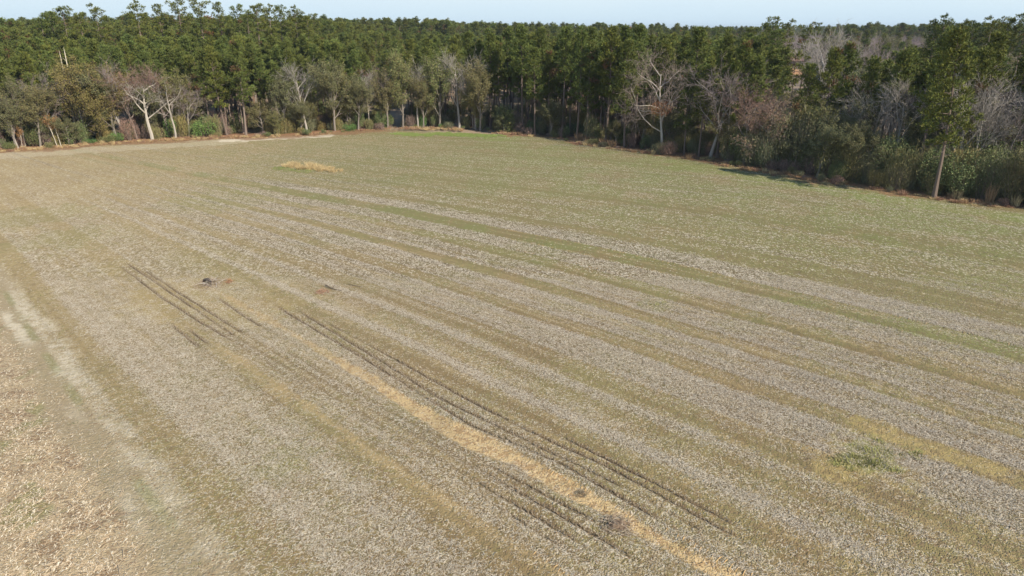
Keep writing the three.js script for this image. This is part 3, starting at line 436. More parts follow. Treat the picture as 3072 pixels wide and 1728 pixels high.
const tuftKinds = [blades(450, 130, 0.4, 1.0, 0.012, [[0.52, 0.40, 0.20], [0.60, 0.47, 0.25], [0.42, 0.30, 0.15]], 0.3), blades(451, 130, 0.4, 1.0, 0.012, [[0.38, 0.23, 0.12], [0.30, 0.18, 0.10], [0.42, 0.29, 0.16]], 0.28), blades(452, 100, 0.4, 0.8, 0.014, [[0.30, 0.16, 0.10], [0.24, 0.13, 0.09], [0.34, 0.22, 0.14]], 0.45)];
const pineMats = [mat(1, 1, 1), mat(0.94, 1.0, 1.04), mat(1.14, 1.04, 0.9), mat(1.04, 1.0, 0.96)], barkMat = mat(1, 1, 1), leafMats = [mat(1, 1, 1), mat(0.95, 1.0, 1.0), mat(1.12, 1.03, 0.95)];
const R = rngOf(9001);

function tree(kindName, k, h, x, z, label, group, crownMat, opts = {}) {
  const y = (ED(x, z) > -6 ? fieldY(x, z) : Math.max(rise(x, z) - 0.4, fieldY(x, z))), t = thing(kindName, label, 'tree', group, x, y, z), s = h / k.H;
  t.scale.set(s * (opts.wide ?? 1), s, s * (opts.wide ?? 1)); t.rotation.set(opts.rx ?? 0, opts.turn ?? R() * 6.28, opts.rz ?? 0, 'XZY');
  part(t, 'trunk', k.trunk, barkMat); part(t, opts.crownName ?? 'crown', k.crown, crownMat); return t;
}
// the view line to a far clearing stays open
const inGap = (x, z) => { const d = -z * 0.935 + 6; const t = x / d; return t > 0.392 && t < 0.452 && z < -116 && z > -470; };

const segs = []; { let s = 0; for (let i = 0; i < EDGE.length - 1; i++) { const a = EDGE[i], b = EDGE[i + 1], L = Math.hypot(b[0] - a[0], b[1] - a[1]); segs.push([s, L, a, b]); s += L; } }
function alongEdge(s, off) { for (const [s0, L, a, b] of segs) if (s <= s0 + L) { const t = (s - s0) / L, dx = (b[0] - a[0]) / L, dz = (b[1] - a[1]) / L; return [lerp(a[0], b[0], t) + dz * off, lerp(a[1], b[1], t) - dx * off]; } return null; }

// ---- trees one can tell apart, from the sunlit wood round the corner to the shaded wood
const sunlitPine = 'green pine with bare grey trunk in the sunlit pine wood beyond the field', shadePine = 'dark green pine in the shaded wood along the grassy field edge';
const sunlitBack = 'green pine deeper in the sunlit wood with only its crown in the open', shadeBack = 'dark pine deeper in the shaded wood behind the front trunks';
const pick = (a) => a[(R() * a.length) | 0];
tree('pine_tree', pineEdge[0], 17.9, -62.7, -152.4, 'leaning-trunked pine beside the bright green bush at the sunlit wood edge', null, pineMats[2], { turn: 0.4, rz: 0.05 });
tree('pine_tree', pineEdge[1], 19, -58.5, -152.4, 'straight pine with bare trunk next to the leaning pine at the sunlit wood edge', null, pineMats[0]);
tree('pine_tree', pines[1], 17.4, -66.5, -153, 'slender pine with thin bare trunk just behind the bright green bush', null, pineMats[0]);
tree('pine_tree', pineEdge[2], 17.6, 5.0, -152.6, 'isolated pine with pale lit trunk in front of the dark shaded wood', null, pineMats[0], { wide: 1.05 });
tree('pine_tree', pines[2], 15.1, 34.5, -126.5, 'short pine with narrow drooping crown and pale trunk between two bare trees', null, pineMats[2]);
tree('pine_tree', pineEdge[0], 21.3, 58.6, -93.2, 'large pine with pale bare lower trunk rising out of bushes at the field edge', null, pineMats[2], { turn: 2.2, rz: 0.09, wide: 1.1 });
for (const [x, z, h] of [[-1.2, -168.8, 22], [2.4, -158.6, 21.8], [6.8, -161.4, 21.8], [11, -152.9, 21.7], [13.7, -146.5, 21.1], [16.6, -151.1, 21.7], [19.3, -142.6, 21.7], [23.2, -146.2, 22.1], [24.9, -140.4, 22], [34.2, -134.3, 22], [37.4, -124.9, 20.7], [39.3, -121.7, 19.3], [41, -120.5, 17], [56.3, -120.7, 19.5], [60.1, -109.9, 18.6], [60.2, -100.8, 21.2], [70, -103.9, 21.2], [-10, -170, 20.9], [-5.2, -165.3, 20.9], [52.8, -117, 18.8], [66.5, -101.5, 19], [72, -96.5, 18], [63, -113, 18.5], [57.5, -113.5, 17.5], [75, -104, 19.5], [69, -108, 19], [49, -118, 16.5]]) tree('pine_tree', pick(R() < 0.5 ? pines : pineEdge), h, x, z, shadePine, 'front pines of the shaded wood', pick(pineMats));
for (const [x, z, h] of [[-124, -203.2, 27.1], [-129, -206, 25.5], [-114.6, -202.9, 27], [-122.3, -207.7, 24.8], [-106.7, -208.5, 28.1], [-103, -214.4, 27.9], [-96, -210.8, 29], [-90.6, -214.3, 29.1], [-88.7, -222.9, 28.7], [-81.8, -219.5, 27.7], [-75.3, -215.9, 28.1], [-73.3, -220.7, 27.4], [-71.8, -227.9, 28.1], [-65.1, -222.2, 27], [-61.9, -230.2, 25.7], [-132.6, -206.1, 24.5], [-77.1, -213.5, 25.5], [-62.1, -221.4, 25]]) tree('pine_tree', pick(pineTall), h - rise(x, z) + 0.4, x, z, 'tall flat-topped pine standing high above the pine canopy against the sky', 'tall pines above the canopy', pick(pineMats), { wide: 0.9 + R() * 0.3 });
for (const [x, z, h] of [[65.3, -182.4, 24.5], [62.7, -178.6, 23.1], [69.9, -184.8, 23.3], [72.4, -178.2, 22.9], [62, -190.7, 22.2], [60.5, -168, 21.7], [92.2, -155.2, 23.9], [90.9, -156.2, 23], [99.6, -162.1, 23], [104.5, -164.5, 23.4], [104.1, -158.4, 23.6], [108.9, -160.8, 24.2], [112, -159.4, 24.4]]) tree('pine_tree', pick(pineTall), h, x, z, 'tall round-topped pine rising beyond the bare grey wood', 'tall pines beyond the bare wood', pick(pineMats), { wide: 1.1 });
// bare trees
const bareLabel = 'slender bare pale-barked tree among the evergreens at the wood edge', bg = 'bare trees along the wood edge';
for (const [x, z, h, k] of [[-97, -135.2, 12.8, 0], [-92.7, -139.1, 16.4, 2], [-82.4, -147.5, 17.8, 0], [-46.2, -156.5, 16.8, 1], [-33.7, -164.4, 14.5, 3], [-31, -165.8, 15.3, 4], [-22.5, -166.6, 17, 3], [-12.5, -165.4, 18.8, 1], [-8.6, -164.5, 17.9, 3], [59.1, -105.6, 17.2, 1], [66.5, -107.2, 21, 3], [64, -97.3, 17.6, 1], [65.6, -97.2, 18.1, 3], [68.3, -95.9, 18.1, 0], [-70.1, -150.1, 12.8, 2], [-84.3, -146.8, 11, 4], [57.2, -110.5, 15.5, 1], [53, -112, 13, 2], [61.5, -113, 17, 0], [66, -101.5, 15, 2], [70.5, -99.5, 16.5, 1], [63, -108, 16, 4], [46.5, -121, 15, 0], [72.5, -103, 18, 2], [59, -118, 17, 3]]) tree('bare_tree', bares[k], h, x, z, k % 2 ? bareLabel : 'bare tree with purplish twigs among the evergreens at the wood edge', k % 2 ? bg : 'purplish bare trees along the wood edge', barkMat, { crownName: 'branches' });
tree('bare_tree', bares[2], 18.7, 35.9, -124.3, 'large purple-grey bare tree with a dense twiggy crown at the shaded edge', null, barkMat, { crownName: 'branches', wide: 1.25 });
tree('bare_tree', bares[4], 17.5, 38.2, -122.5, 'purple-grey bare tree just behind the large twiggy bare tree', null, barkMat, { crownName: 'branches', wide: 1.1 });
tree('bare_tree', bares[1], 25, 68.5, -154.7, 'very tall bare pale tree standing against the sky beyond the shaded wood', null, barkMat, { crownName: 'branches' });
for (const [x, z, h] of [[80.7, -151.3, 22.9], [80.3, -163.8, 22.2], [76, -158, 20.5]]) tree('bare_tree', pick(bares), h, x, z, 'tall bare tree breaking the skyline over the grey wood', 'tall bare trees on the skyline', barkMat, { crownName: 'branches' });
for (const [x, z, h] of [[-80.4, -148.3, 16], [-74.4, -150.6, 16.1], [40.2, -118.6, 14.7]]) tree('bare_tree', redTwig, h, x, z, 'reddish twiggy bare tree among the evergreens', 'reddish bare trees', barkMat, { crownName: 'branches', wide: 1.2 });
tree('vine_hung_tree', vineTree, 12.5, 42.8, -116.5, 'rust-brown tree hung with dry vines at the shaded edge', null, leafMats[2], { wide: 1.2 });
const OLIVE = ['grey-olive leafy tree with spreading crown at the mixed wood edge', 'yellow-olive leafy tree with wide crown at the mixed wood edge', 'tall narrow pale-olive tree with upright limbs at the mixed wood edge', 'narrow grey-olive tree with upright limbs at the mixed wood edge'];
for (const [x, z, h, k] of [[-88.7, -143.9, 17.7, 1], [-83.3, -145.6, 16.1, 1], [-86.3, -145.4, 15.4, 0], [-40.7, -159.7, 16.7, 0], [-26.1, -166.4, 19, 2], [-17.4, -166.4, 18.5, 2], [-7.4, -161.8, 16.3, 3], [-29.4, -164.5, 14.1, 3], [-35.7, -161.2, 12.1, 0], [-38.6, -163, 14.6, 2], [-50.8, -155.6, 14.1, 3], [-93.9, -137.1, 12.8, 0], [-21, -165.6, 12.7, 3], [-72.5, -152.5, 14.7, 1], [-78, -150, 12, 0], [-97.5, -138, 14, 3], [-102, -136, 15, 0], [66.5, -112, 18, 3], [50.5, -108, 10.5, 0], [53.5, -105.5, 9.5, 3], [55, -113, 13, 0], [49.5, -115.5, 12, 1], [62, -105, 12.5, 3], [68.5, -100.5, 13, 0]]) tree('leafy_tree', leafy[k], h, x, z, OLIVE[k], OLIVE[k].split(' with')[0] + 's', pick(leafMats));
for (let s = 150, i = 0; s < 480 && i < 64; s += 4.4) {   // small trees filling the edge
  const p = alongEdge(s + rs(R) * 1.5, 2.2 + 4.5 * R()); if (!p || !inView(p[0], p[1], 3) || Math.abs(p[0] + 61) < 5 || Math.abs(p[0] + 75) < 6) continue; const sunny = p[0] < -6; if (R() < (sunny ? 0.2 : 0.45)) continue; i++;
  const k = pick(sunny ? [0, 0, 1, 2, 3] : [0, 0, 3]), h = sunny ? 5 + 6.5 * R() : 4.5 + 4.5 * R(), lab = ['small grey-olive tree', 'small yellow-olive tree', 'small pale-olive tree', 'small upright grey-olive tree'][k] + (sunny ? ' leafy to the ground at the sunlit wood edge' : ' leafy to the ground at the shaded wood edge');
  tree('leafy_tree', leafy[k], h, p[0], p[1], lab, lab, pick(leafMats), { wide: 1.3 });
}
// dead and pale trees
{
  const dead = growFork(351, { H: 16, bark: [0.38, 0.34, 0.285], twig: [0.30, 0.265, 0.23], r0: 0.34, spread: 1.0, cb: 0.45, kids: [9, 5, 5, 3], crook: 0.42, trop: 0.0, leanK: 0.2, len: [0.5, 0.42, 0.18, 0.08, 0.05], twigR: 0.02 });
  tree('dead_tree', dead, 15, -75.6, -145.3, 'white dead tree with wide crooked limbs at the sunlit wood edge', null, barkMat, { crownName: 'branches', turn: 2.6, wide: 1.1 });
  const fork = growFork(352, { H: 14, bark: [0.36, 0.32, 0.27], twig: [0.29, 0.25, 0.215], r0: 0.24, spread: 0.6, cb: 0.4, kids: [4, 3, 3, 2], crook: 0.3, leanK: 0.1, len: [0.55, 0.4, 0.14, 0.07, 0.04], twigR: 0.02 });
  tree('dead_tree', fork, 13.5, -71.6, -147.2, 'pale forked dead tree with few branches beside the white dead tree', null, barkMat, { crownName: 'branches' });
  const oak = growFork(353, { H: 20, bark: [0.42, 0.37, 0.31], twig: [0.28, 0.22, 0.185], r0: 0.24, spread: 0.95, cb: 0.32, kids: [12, 5, 6, 5], crook: 0.38, trop: 0.02, twigR: 0.016 });
  const o = tree('bare_tree', oak, 20.4, 28.6, -130, 'big bare tree with whitish sweeping limbs and rusty leaves low down', null, barkMat, { crownName: 'branches' });
  const b = new MB(), q = rngOf(6); for (let i = 0; i < 900; i++) { const t = ball(q, V()), x = t.x * 2.2 - 1, y = 7.4 + t.y * 1.3, z = t.z * 2.2, s = 0.13, a = q() * 6.28; b.tri(x, y, z, x + Math.cos(a) * s, y + rs(q) * s, z + Math.sin(a) * s, x + rs(q) * s, y + s, z + rs(q) * s, [0.30 * (0.7 + q() * 0.6), 0.14, 0.06]); }
  part(o, 'dry_leaves', b.geo(), barkMat);
  for (const [x, z, h, lab] of [[-90.4, -145.6, 18.9, 'tall pale broken snag poking above the mixed trees'], [-91.6, -145.9, 18.3, 'thin pale broken snag beside the taller snag']]) {
    const s = new MB(), q2 = rngOf(h * 10); s.tube([V(0, -0.3, 0), V(0.1, h * 0.5, 0.05), V(0.25, h * 0.93, 0.1), V(0.28, h, 0.12)], [0.17, 0.12, 0.07, 0.01], 6, [0.62, 0.55, 0.42]); const s2 = []; for (let i = 0; i < 4; i++) { const y = h * (0.5 + 0.12 * i), a = q2() * 6.28; const m = new MB(); m.tube([V(0.1, y, 0.05), V(0.1 + Math.cos(a) * 0.8, y + 0.7, Math.sin(a) * 0.8)], [0.05, 0.01], 4, [0.6, 0.53, 0.42]); s2.push(m.geo()); }
    const t = thing('dead_snag', lab, 'tree', null, x, fieldY(x, z), z); part(t, 'trunk', s.geo(), barkMat); for (const g of s2) part(t, 'branch', g, barkMat);
  }
  const sap = growFork(354, { H: 7, bark: [0.5, 0.45, 0.37], twig: [0.3, 0.2, 0.12], r0: 0.09, spread: 0.4, cb: 0.6, kids: [6, 4, 3, 2], leaves: 6, leaf: 0.12, cols: [[0.34, 0.17, 0.06], [0.28, 0.16, 0.06]] });
  tree('sapling', sap, 6.8, -90.8, -137.6, 'pale-stemmed sapling holding orange-brown leaves at the sunlit wood edge', null, barkMat, { rz: 0.08 });
  tree('sapling', sap, 6.2, -90.2, -137.9, 'second pale-stemmed sapling growing against its orange-leaved twin', null, barkMat, { rz: 0.03 });
  tree('sapling', sap, 4.4, -96.2, -135.2, 'small sapling with bright yellow-orange leaves above the brown brush', null, barkMat);
  const thin = growPine(360, { H: 19, cb: 0.72, R: 3.2, nb: 16, tufts: 12, flat: true, cl: 1.1, lean: 0.09, thick: 0.8, stubs: 6 });
  tree('pine_tree', thin, 18.2, 50.4, -126.5, 'lone thin leaning pine with a long bare trunk before the brown clearing', null, pineMats[2], { turn: 0.8 });
}

// ---- more of the wood edge, placed along it
const LEN = segs.at(-1)[0] + segs.at(-1)[1];
const spots = []; const clear = (x, z, m) => { for (const p of spots) if ((p[0] - x) ** 2 + (p[1] - z) ** 2 < m * m) return false; return true; };
scene.traverse((o) => { if (o.parent === scene && o.userData.category === 'tree') spots.push([o.position.x, o.position.z]); });
const cornerS = segs[8][0];
let nPine = 0; const forest = [[], [], [], [], []], forestTint = [[], [], [], [], []];
const tint = () => { const v = 0.8 + R() * 0.4, w = R(); return new THREE.Color().setRGB(v * (0.9 + 0.25 * w), v, v * (1.08 - 0.2 * w)); };
for (let row = 0; row < 15; row++) for (let s = 60; s < LEN - 20; s += 4.6) {
  const sunny = s < cornerS, off = (sunny ? 7.5 : 3.5) + row * 4.6 + rs(R) * 1.5, p = alongEdge(s + rs(R) * 1.3, off); if (!p) continue; const [x, z] = p;
  if (ED(x, z) > -2.5 || !clear(x, z, 2.3) || inGap(x, z)) continue;
  if (sunny && row > 8) continue; if (s > cornerS + 60 && row < 2) continue;
  if (!sunny && s > cornerS + 52 && (row > 5 || R() < (s > cornerS + 60 ? 0.3 : 0.2))) continue;   // the pine belt thins out there
  const seen = inView(x, z, 6); if (!seen && z < -100 && x < 0) continue;
  const h = sunny ? lerp(15.5, 18, sstep(row, 0, 4)) + rs(R) * 2 : (s > cornerS + 52 ? 16 : 18.4) + rs(R) * 2.2;
  spots.push([x, z]);
  if (seen && nPine < 228 && row < 7) { nPine++; tree('pine_tree', pick(row < 2 && !sunny ? pineEdge : pines), h, x, z, ...(sunny ? (row < 2 ? [sunlitPine, 'front pines of the sunlit wood'] : [sunlitBack, 'inner pines of the sunlit wood']) : (row < 2 ? [shadePine, 'front pines of the shaded wood'] : [shadeBack, 'inner pines of the shaded wood'])), pick(pineMats)); }
  else { const k = (R() * 5) | 0; forest[k].push(M4(x, Math.max(rise(x, z), 0) - 0.3, z, R() * 6.28, h / 18 * (0.95 + 0.2 * R()), h / 18)); forestTint[k].push(tint()); }
}
// plantation behind the sunlit edge
for (let z = -150; z > -430; z -= 5.4) for (let x = -330; x < 30; x += 5.4) {
  const X = x + rs(R) * 2.2, Z = z + rs(R) * 2.2; if (fbm(X / 11, Z / 11) < 0.33) continue; if (!inView(X, Z, 10)) continue; const e = ED(X, Z), far = Z < -195 || X < -150 ? edgeDist(X, Z) : e;
  if (far > -40 || X > 8 + (Z + 160) * -0.05) continue; const r = Math.hypot(X, Z); if (r > 250 && R() < 0.25) continue; if (r > 330 && R() < 0.4) continue;
  const k = (R() * 5) | 0, h = 17.3 + rs(R) * 2.2 + 1.8 * (fbm(X / 25, Z / 25) - 0.5) * 2 + 1.2 * sstep(r, 220, 340) - 2.6 * sstep(X, -75, -25); forest[k].push(M4(X, rise(X, Z) - 0.4, Z, R() * 6.28, h / 18 * (0.85 + 0.55 * R()), h / 18)); forestTint[k].push(tint());
}
const lowGeo = pineLow.map((k) => join(k.trunk, k.crown));
forest.forEach((f, i) => stuff('pine_forest', lowGeo[i], mat(1, 1, 1), f, 'unbroken green canopy of the pine wood running back from the field', 'forest', forestTint[i]));
// bare grey wood beyond the shaded edge, with scattered pines
{
  const bf = [[], []], ff = [[], []], fc = [[], []], bc = [[], []], geoB = bareLow.map((k) => join(k.trunk, k.crown)), lf = [], lc = [];
  for (let z = -85; z > -620; z -= 5.2) for (let x = 0; x < 480; x += 5.2) {
    const X = x + rs(R) * 2.4, Z = z + rs(R) * 2.4; if (!inView(X, Z, 12)) continue; const gap = inGap(X, Z), cap = gap ? 22 * (1 + Z / 292) - 1.2 : 99; if (cap < 2) continue; const e = edgeDist(X, Z), r = Math.hypot(X, Z); if (e > -9 || (e > -14 && X < 34) || R() < 0.12) continue; if (e > -72 && X < 62 && !clear(X, Z, 3.6)) continue; if (X < 8) continue; if (r > 330 && R() < 0.45) continue;
    const piney = fbm(X / 60 + 3, Z / 60) > 0.6 || (X < 66 && R() < (X < 45 ? 0.8 : 0.4)), h = Math.min(cap * (0.7 + 0.3 * R()), 13.2 + rs(R) * 2 + 3.5 * sstep(r, 220, 480));
    if (R() < (gap ? 0.5 : 0.05)) { lf.push(M4(X, rise(X, Z) - 0.4, Z, R() * 6.28, h / 15 * 1.15)); lc.push(tint()); continue; }
    if (!gap && (piney ? R() < 0.8 : R() < 0.04)) { const k = R() < 0.5 ? 0 : 1; ff[k].push(M4(X, rise(X, Z) - 0.4, Z, R() * 6.28, (h + 3) / 18 * 1.2, (h + 3) / 18)); fc[k].push(tint()); }
    else { const k = R() < 0.5 ? 0 : 1, v = 0.75 + 0.5 * R(); bf[k].push(M4(X, rise(X, Z) - 0.4, Z, R() * 6.28, h / bareLow[k].H * 1.1, h / bareLow[k].H)); bc[k].push(new THREE.Color().setRGB(v, v * 0.98, v)); }
  }
  bf.forEach((f, i) => stuff('bare_forest', geoB[i], mat(1, 1, 1), f, 'grey-purple leafless wood stretching away behind the shaded edge', 'forest', bc[i]));
  ff.forEach((f, i) => stuff('pine_forest', lowGeo[i], mat(1, 1, 1), f, 'dark pines scattered through the far bare wood', 'forest', fc[i]));
  stuff('leafy_forest', join(leafy[0].trunk, leafy[0].crown), mat(1, 1, 1), lf, 'olive leafy trees scattered through the bare wood', 'forest', lc);
}
// woods out to the horizon
{
  const far = [[], []], fc = [[], []], bare = [], bc = [];
  for (let i = 0; i < 9000; i++) {
    const a = rs(R) * 0.72, r = 420 * Math.pow(6, R()), X = Math.sin(a) * r, Z = -Math.cos(a) * r; if (inGap(X, Z) && r < 520) continue; if (X < -30 && r < 440) continue;
    const n = fbm(X / 190 + 11, Z / 190 + 2), h = 14 + 8 * sstep(n, 0.45, 0.62) + rs(R) * 3; if (n < 0.36) continue;
    const w = 1.3 + 0.35 * sstep(r, 600, 1500);
    if (n > (X > 40 ? 0.57 : 0.5) || R() < (X > 40 ? 0.12 : 0.3)) { const k = i & 1; far[k].push(M4(X, rise(X, Z) - 0.4, Z, R() * 6.28, h / 18 * w, h / 18)); fc[k].push(tint()); } else { bare.push(M4(X, rise(X, Z) - 0.4, Z, R() * 6.28, 0.9 * w, 0.95)); const v = 0.9 + 0.4 * R(); bc.push(new THREE.Color().setRGB(v, v, v)); }
  }
  far.forEach((f, i) => stuff('distant_forest', lowGeo[i], mat(1, 1, 1), f, 'blue-green distant woods along the horizon', 'forest', fc[i]));
  stuff('distant_forest', join(bareLow[0].trunk, bareLow[0].crown), mat(1, 1, 1), bare, 'hazy grey leafless woods near the horizon', 'forest', bc);
}
// clearing with a shed, seen through a gap
{
  const p = [], n = 26, c = V(150, 0, -372); for (let i = 0; i < n; i++) { const a = i / n * 6.283, b = (i + 1) / n * 6.283, f = (t) => [c.x + Math.cos(t) * 26 * (0.85 + 0.3 * vn(Math.cos(t) * 2 + 5, Math.sin(t) * 2)), 0.95, c.z + Math.sin(t) * 48]; p.push(c.x, 0.95, c.z, ...f(b), ...f(a)); }
  const g = new THREE.BufferGeometry(); g.setAttribute('position', new THREE.Float32BufferAttribute(p, 3)); g.computeVertexNormals();
  setting('clearing_field', g, new THREE.MeshStandardMaterial({ color: lin(196, 146, 100), roughness: 1, side: THREE.DoubleSide }), 'small orange-brown clearing seen through a gap in the wood');
  const t = thing('shed', 'small brown-roofed shed with a dark open front past the clearing', 'shed', null, 172, 0.8, -436); t.rotation.y = -0.35;
  const box = (w, h, d, x, y, z) => { const q = new THREE.BoxGeometry(w, h, d); q.translate(x, y, z); return q; }, wall = new THREE.MeshStandardMaterial({ color: lin(120, 96, 80), roughness: 1 });
  part(t, 'side_wall', box(0.2, 3, 6, -4.5, 1.5, 0), wall); part(t, 'side_wall', box(0.2, 3, 6, 4.5, 1.5, 0), wall); part(t, 'back_wall', box(8.8, 3, 0.2, 0, 1.5, -2.9), wall);
  const rg = new THREE.BoxGeometry(10.4, 0.15, 4.1), roofMat = new THREE.MeshStandardMaterial({ color: lin(176, 138, 118), roughness: 0.8 });
  const ra = part(t, 'roof', rg, roofMat); ra.position.set(0, 3.75, 1.85); ra.rotation.x = 0.42; const rb = part(t, 'roof', rg, roofMat); rb.position.set(0, 3.75, -1.85); rb.rotation.x = -0.42;
  for (const x of [-1.5, 1.5]) part(t, 'post', box(0.2, 3, 0.2, x, 1.5, 2.8), wall);
}

// ---------------------------------------------------------------- undergrowth and brush
function shrub(name, k, x, z, w, h, label, group, m, category = 'shrub') { const t = thing(name, label, category, group, x, fieldY(x, z) - 0.05, z); t.scale.set(w, h, w); t.rotation.y = R() * 6.28; part(t, 'stems', k.stems, barkMat); part(t, 'foliage', k.foliage, m); return t; }
shrub('shrub', shrubKinds[3], -66, -149.6, 3.0, 3.4, 'bright green rounded bush in front of the sunlit pine trunks', null, leafMats[2]);
shrub('shrub', bushKinds[2], 47, -114.6, 6.5, 8.5, 'very large dark vine-covered thicket at the shaded field edge', null, leafMats[0]);
shrub('shrub', bushKinds[2], 42.8, -116, 4.6, 6.0, 'dark vine thicket beside the very large thicket', null, leafMats[0]);
shrub('shrub', bushKinds[0], 39.8, -119.6, 2.7, 5.2, 'upright vivid green bush below the purple bare trees', null, leafMats[0]);
const right = [[50.6, -107, 3.4, 6, 1], [52.6, -104.8, 3, 5.2, 1], [54.5, -103, 3.2, 5, 4], [57.5, -99.5, 3.4, 5.5, 1], [56, -98.5, 2.4, 3.4, 4], [61.8, -93.6, 3.2, 5.5, 3], [64.6, -92.6, 3.0, 5.6, 4], [67.6, -90.5, 3.2, 6, 4], [69.5, -87, 3.2, 5.4, 1], [71.5, -91, 3.6, 6, 3], [48.4, -109.5, 2.6, 4.2, 0], [60, -98.6, 2.6, 4.6, 4], [54, -100.6, 1.8, 2.6, 1], [73, -83, 3.2, 5, 4], [51.5, -111.5, 4.2, 7.5, 0], [55.5, -108, 3.6, 7, 4], [58.5, -104.5, 3.6, 6.4, 1], [62.5, -101, 3.4, 6.6, 4], [66, -96.5, 3.2, 6.2, 1], [46, -118.5, 3.6, 8, 1], [70.5, -95, 3.4, 7, 0], [50, -104.4, 1.8, 2.8, 3], [59.8, -95.6, 2.0, 3.0, 1], [60.4, -97, 3, 6, 0], [63.2, -95.4, 3.2, 6.4, 1], [66.2, -92.8, 3, 6.2, 0], [69.6, -91, 3.4, 6.8, 1], [72.4, -87.5, 3.4, 6.2, 0], [56.8, -101.5, 3.2, 6.2, 0], [53.2, -107.8, 3.4, 7.2, 1], [49, -112.2, 3.6, 7.6, 4], [44.5, -117.5, 3.2, 7, 0], [74.5, -90, 3.6, 7.5, 4], [67.8, -97.5, 3.6, 7.5, 0]];
const BUSH = ['tall dense green bush lining the shaded field edge', 'tall yellow-olive feathery bush lining the shaded field edge', '', 'tall dense green bush lining the shaded field edge', 'tall grey-green fine-twigged bush lining the shaded field edge'];
for (const [x, z, w, h, k] of right) shrub('shrub', bushKinds[[0, 1, 1, 0, 2][k]], x, z, w, h, BUSH[k], BUSH[k].replace('bush', 'bushes'), pick(leafMats));
for (const [x, z, w, h] of [[44.4, -111.3, 1.6, 1.8], [45.9, -110.2, 1.4, 1.6], [43.2, -113, 1.3, 1.5]]) shrub('shrub', shrubKinds[2], x, z, w, h, 'low reddish-brown bush in shade at the foot of the dark thicket', 'reddish bushes by the dark thicket', leafMats[0]);
let nShrub = 0; const under = [[], [], [], [], []], underTint = [[], [], [], [], []];
for (let s = 90; s < LEN - 60; s += 1.15 + 1.2 * vn(s * 0.31, 5)) {
  const sunny = s < cornerS, off = 0.3 + 5.6 * R(), p = alongEdge(s + rs(R), off); if (!p) continue; const [x, z] = p; if (!inView(x, z, 4)) continue; if (Math.abs(x + 60) < 3.5 && z > -156 && off < 5) continue;
  const q = R(), k = sunny ? (q < 0.38 ? 0 : q < 0.5 ? 3 : q < 0.82 ? 1 : 2) : (q < 0.35 ? 4 : q < 0.6 ? 0 : q < 0.85 ? 2 : 1), w = 0.6 + 2.0 * R() * R() + (off > 3 ? 0.5 : 0), h = w * (0.7 + R() * 0.9) * (off > 2.8 ? 1.5 : 0.75);
  const lab = [['dark green leafy shrub at the foot of the sunlit wood', 'dark green leafy shrub at the foot of the shaded wood'], ['yellow-olive feathery shrub at the foot of the sunlit wood', 'yellow-olive feathery shrub at the foot of the shaded wood'], ['brown twiggy shrub at the foot of the sunlit wood', 'brown twiggy shrub at the foot of the shaded wood'], ['fresh green shrub at the foot of the sunlit wood', ''], ['', 'grey-green fine-leaved shrub at the foot of the shaded wood']][k][sunny ? 0 : 1];
  shrub('shrub', shrubKinds[k], x, z, w, h, lab, lab.replace('shrub', 'shrubs'), pick(leafMats)); nShrub++;
}
for (let i = 0; i < 3000; i++) { const s = 60 + R() * (LEN - 90), p = alongEdge(s, 4.5 + R() * 40); if (!p || !inView(p[0], p[1], 6)) continue; const k = [0, 1, 2, 4][(R() * 4) | 0], w = 1 + R() * 1.5; under[k].push(M4(p[0], groundY(p[0], p[1]) - 0.1, p[1], R() * 6.28, w, w * (1 + R() * 0.8))); underTint[k].push(tint()); }
under.forEach((u, k) => { if (u.length) stuff('undergrowth', join(shrubKinds[k].stems, shrubKinds[k].foliage), mat(1, 1, 1), u, 'tangled undergrowth between the trunks inside the wood edge', 'undergrowth', underTint[k]); });
// dry grass and weeds along the margin
{
  const a = [[], [], []]; for (let s = 90; s < LEN - 50; s += 0.22) { const p = alongEdge(s + rs(R) * 0.5, -1.0 + 3.2 * R()); if (!p || !inView(p[0], p[1], 3)) continue; if (R() > 1.5 * sstep(fbm(s * 0.16, 7), 0.3, 0.7)) continue; const sunny = s < cornerS, k = R() < (sunny ? 0.35 : 0.2) ? 0 : R() < 0.6 ? 1 : 2, h = 0.2 + 0.9 * R() * R() * fbm(s * 0.2, 3) * 1.5; a[k].push(M4(p[0], fieldY(p[0], p[1]), p[1], R() * 6.28, 0.7 + R() * 0.5, h)); }
  a.forEach((f, i) => stuff('dry_grass', tuftKinds[i], bladeMat, f, ['pale dry grass along the wood margin', 'rusty dry grass along the wood margin', 'brown dead weeds along the wood margin'][i], 'grass'));
}
function tuft(k, x, z, w, h, label, group) { const g = thing('grass_tussock', label, 'grass', group, x, fieldY(x, z), z); g.scale.set(w, h, w); g.rotation.y = R() * 6.28; part(g, 'blades', tuftKinds[k], bladeMat); return g; }
tuft(1, 64.4, -90.3, 1.2, 2.6, 'tall rust-orange grass clump standing before the bushes', null); tuft(0, 61.2, -92.2, 1.3, 1.5, 'yellow grass clump at the foot of the large pale-trunked pine', null); tuft(0, 66.6, -88.4, 1.3, 1.4, 'yellowish grass clump under the end bushes beside the rust-orange one', null); tuft(2, 55.3, -95, 1.2, 1.0, 'low pinkish-brown weed clump at the shaded margin', null);
for (const [x, z] of [[14, -145.2], [15.5, -143.5], [17, -141.7], [18.6, -139.2], [20, -137.4]]) tuft(1, x, z, 1.8, 1.3 + R() * 0.5, 'rusty grass clump at the foot of the dark shaded pines', 'rusty clumps below the dark pines');
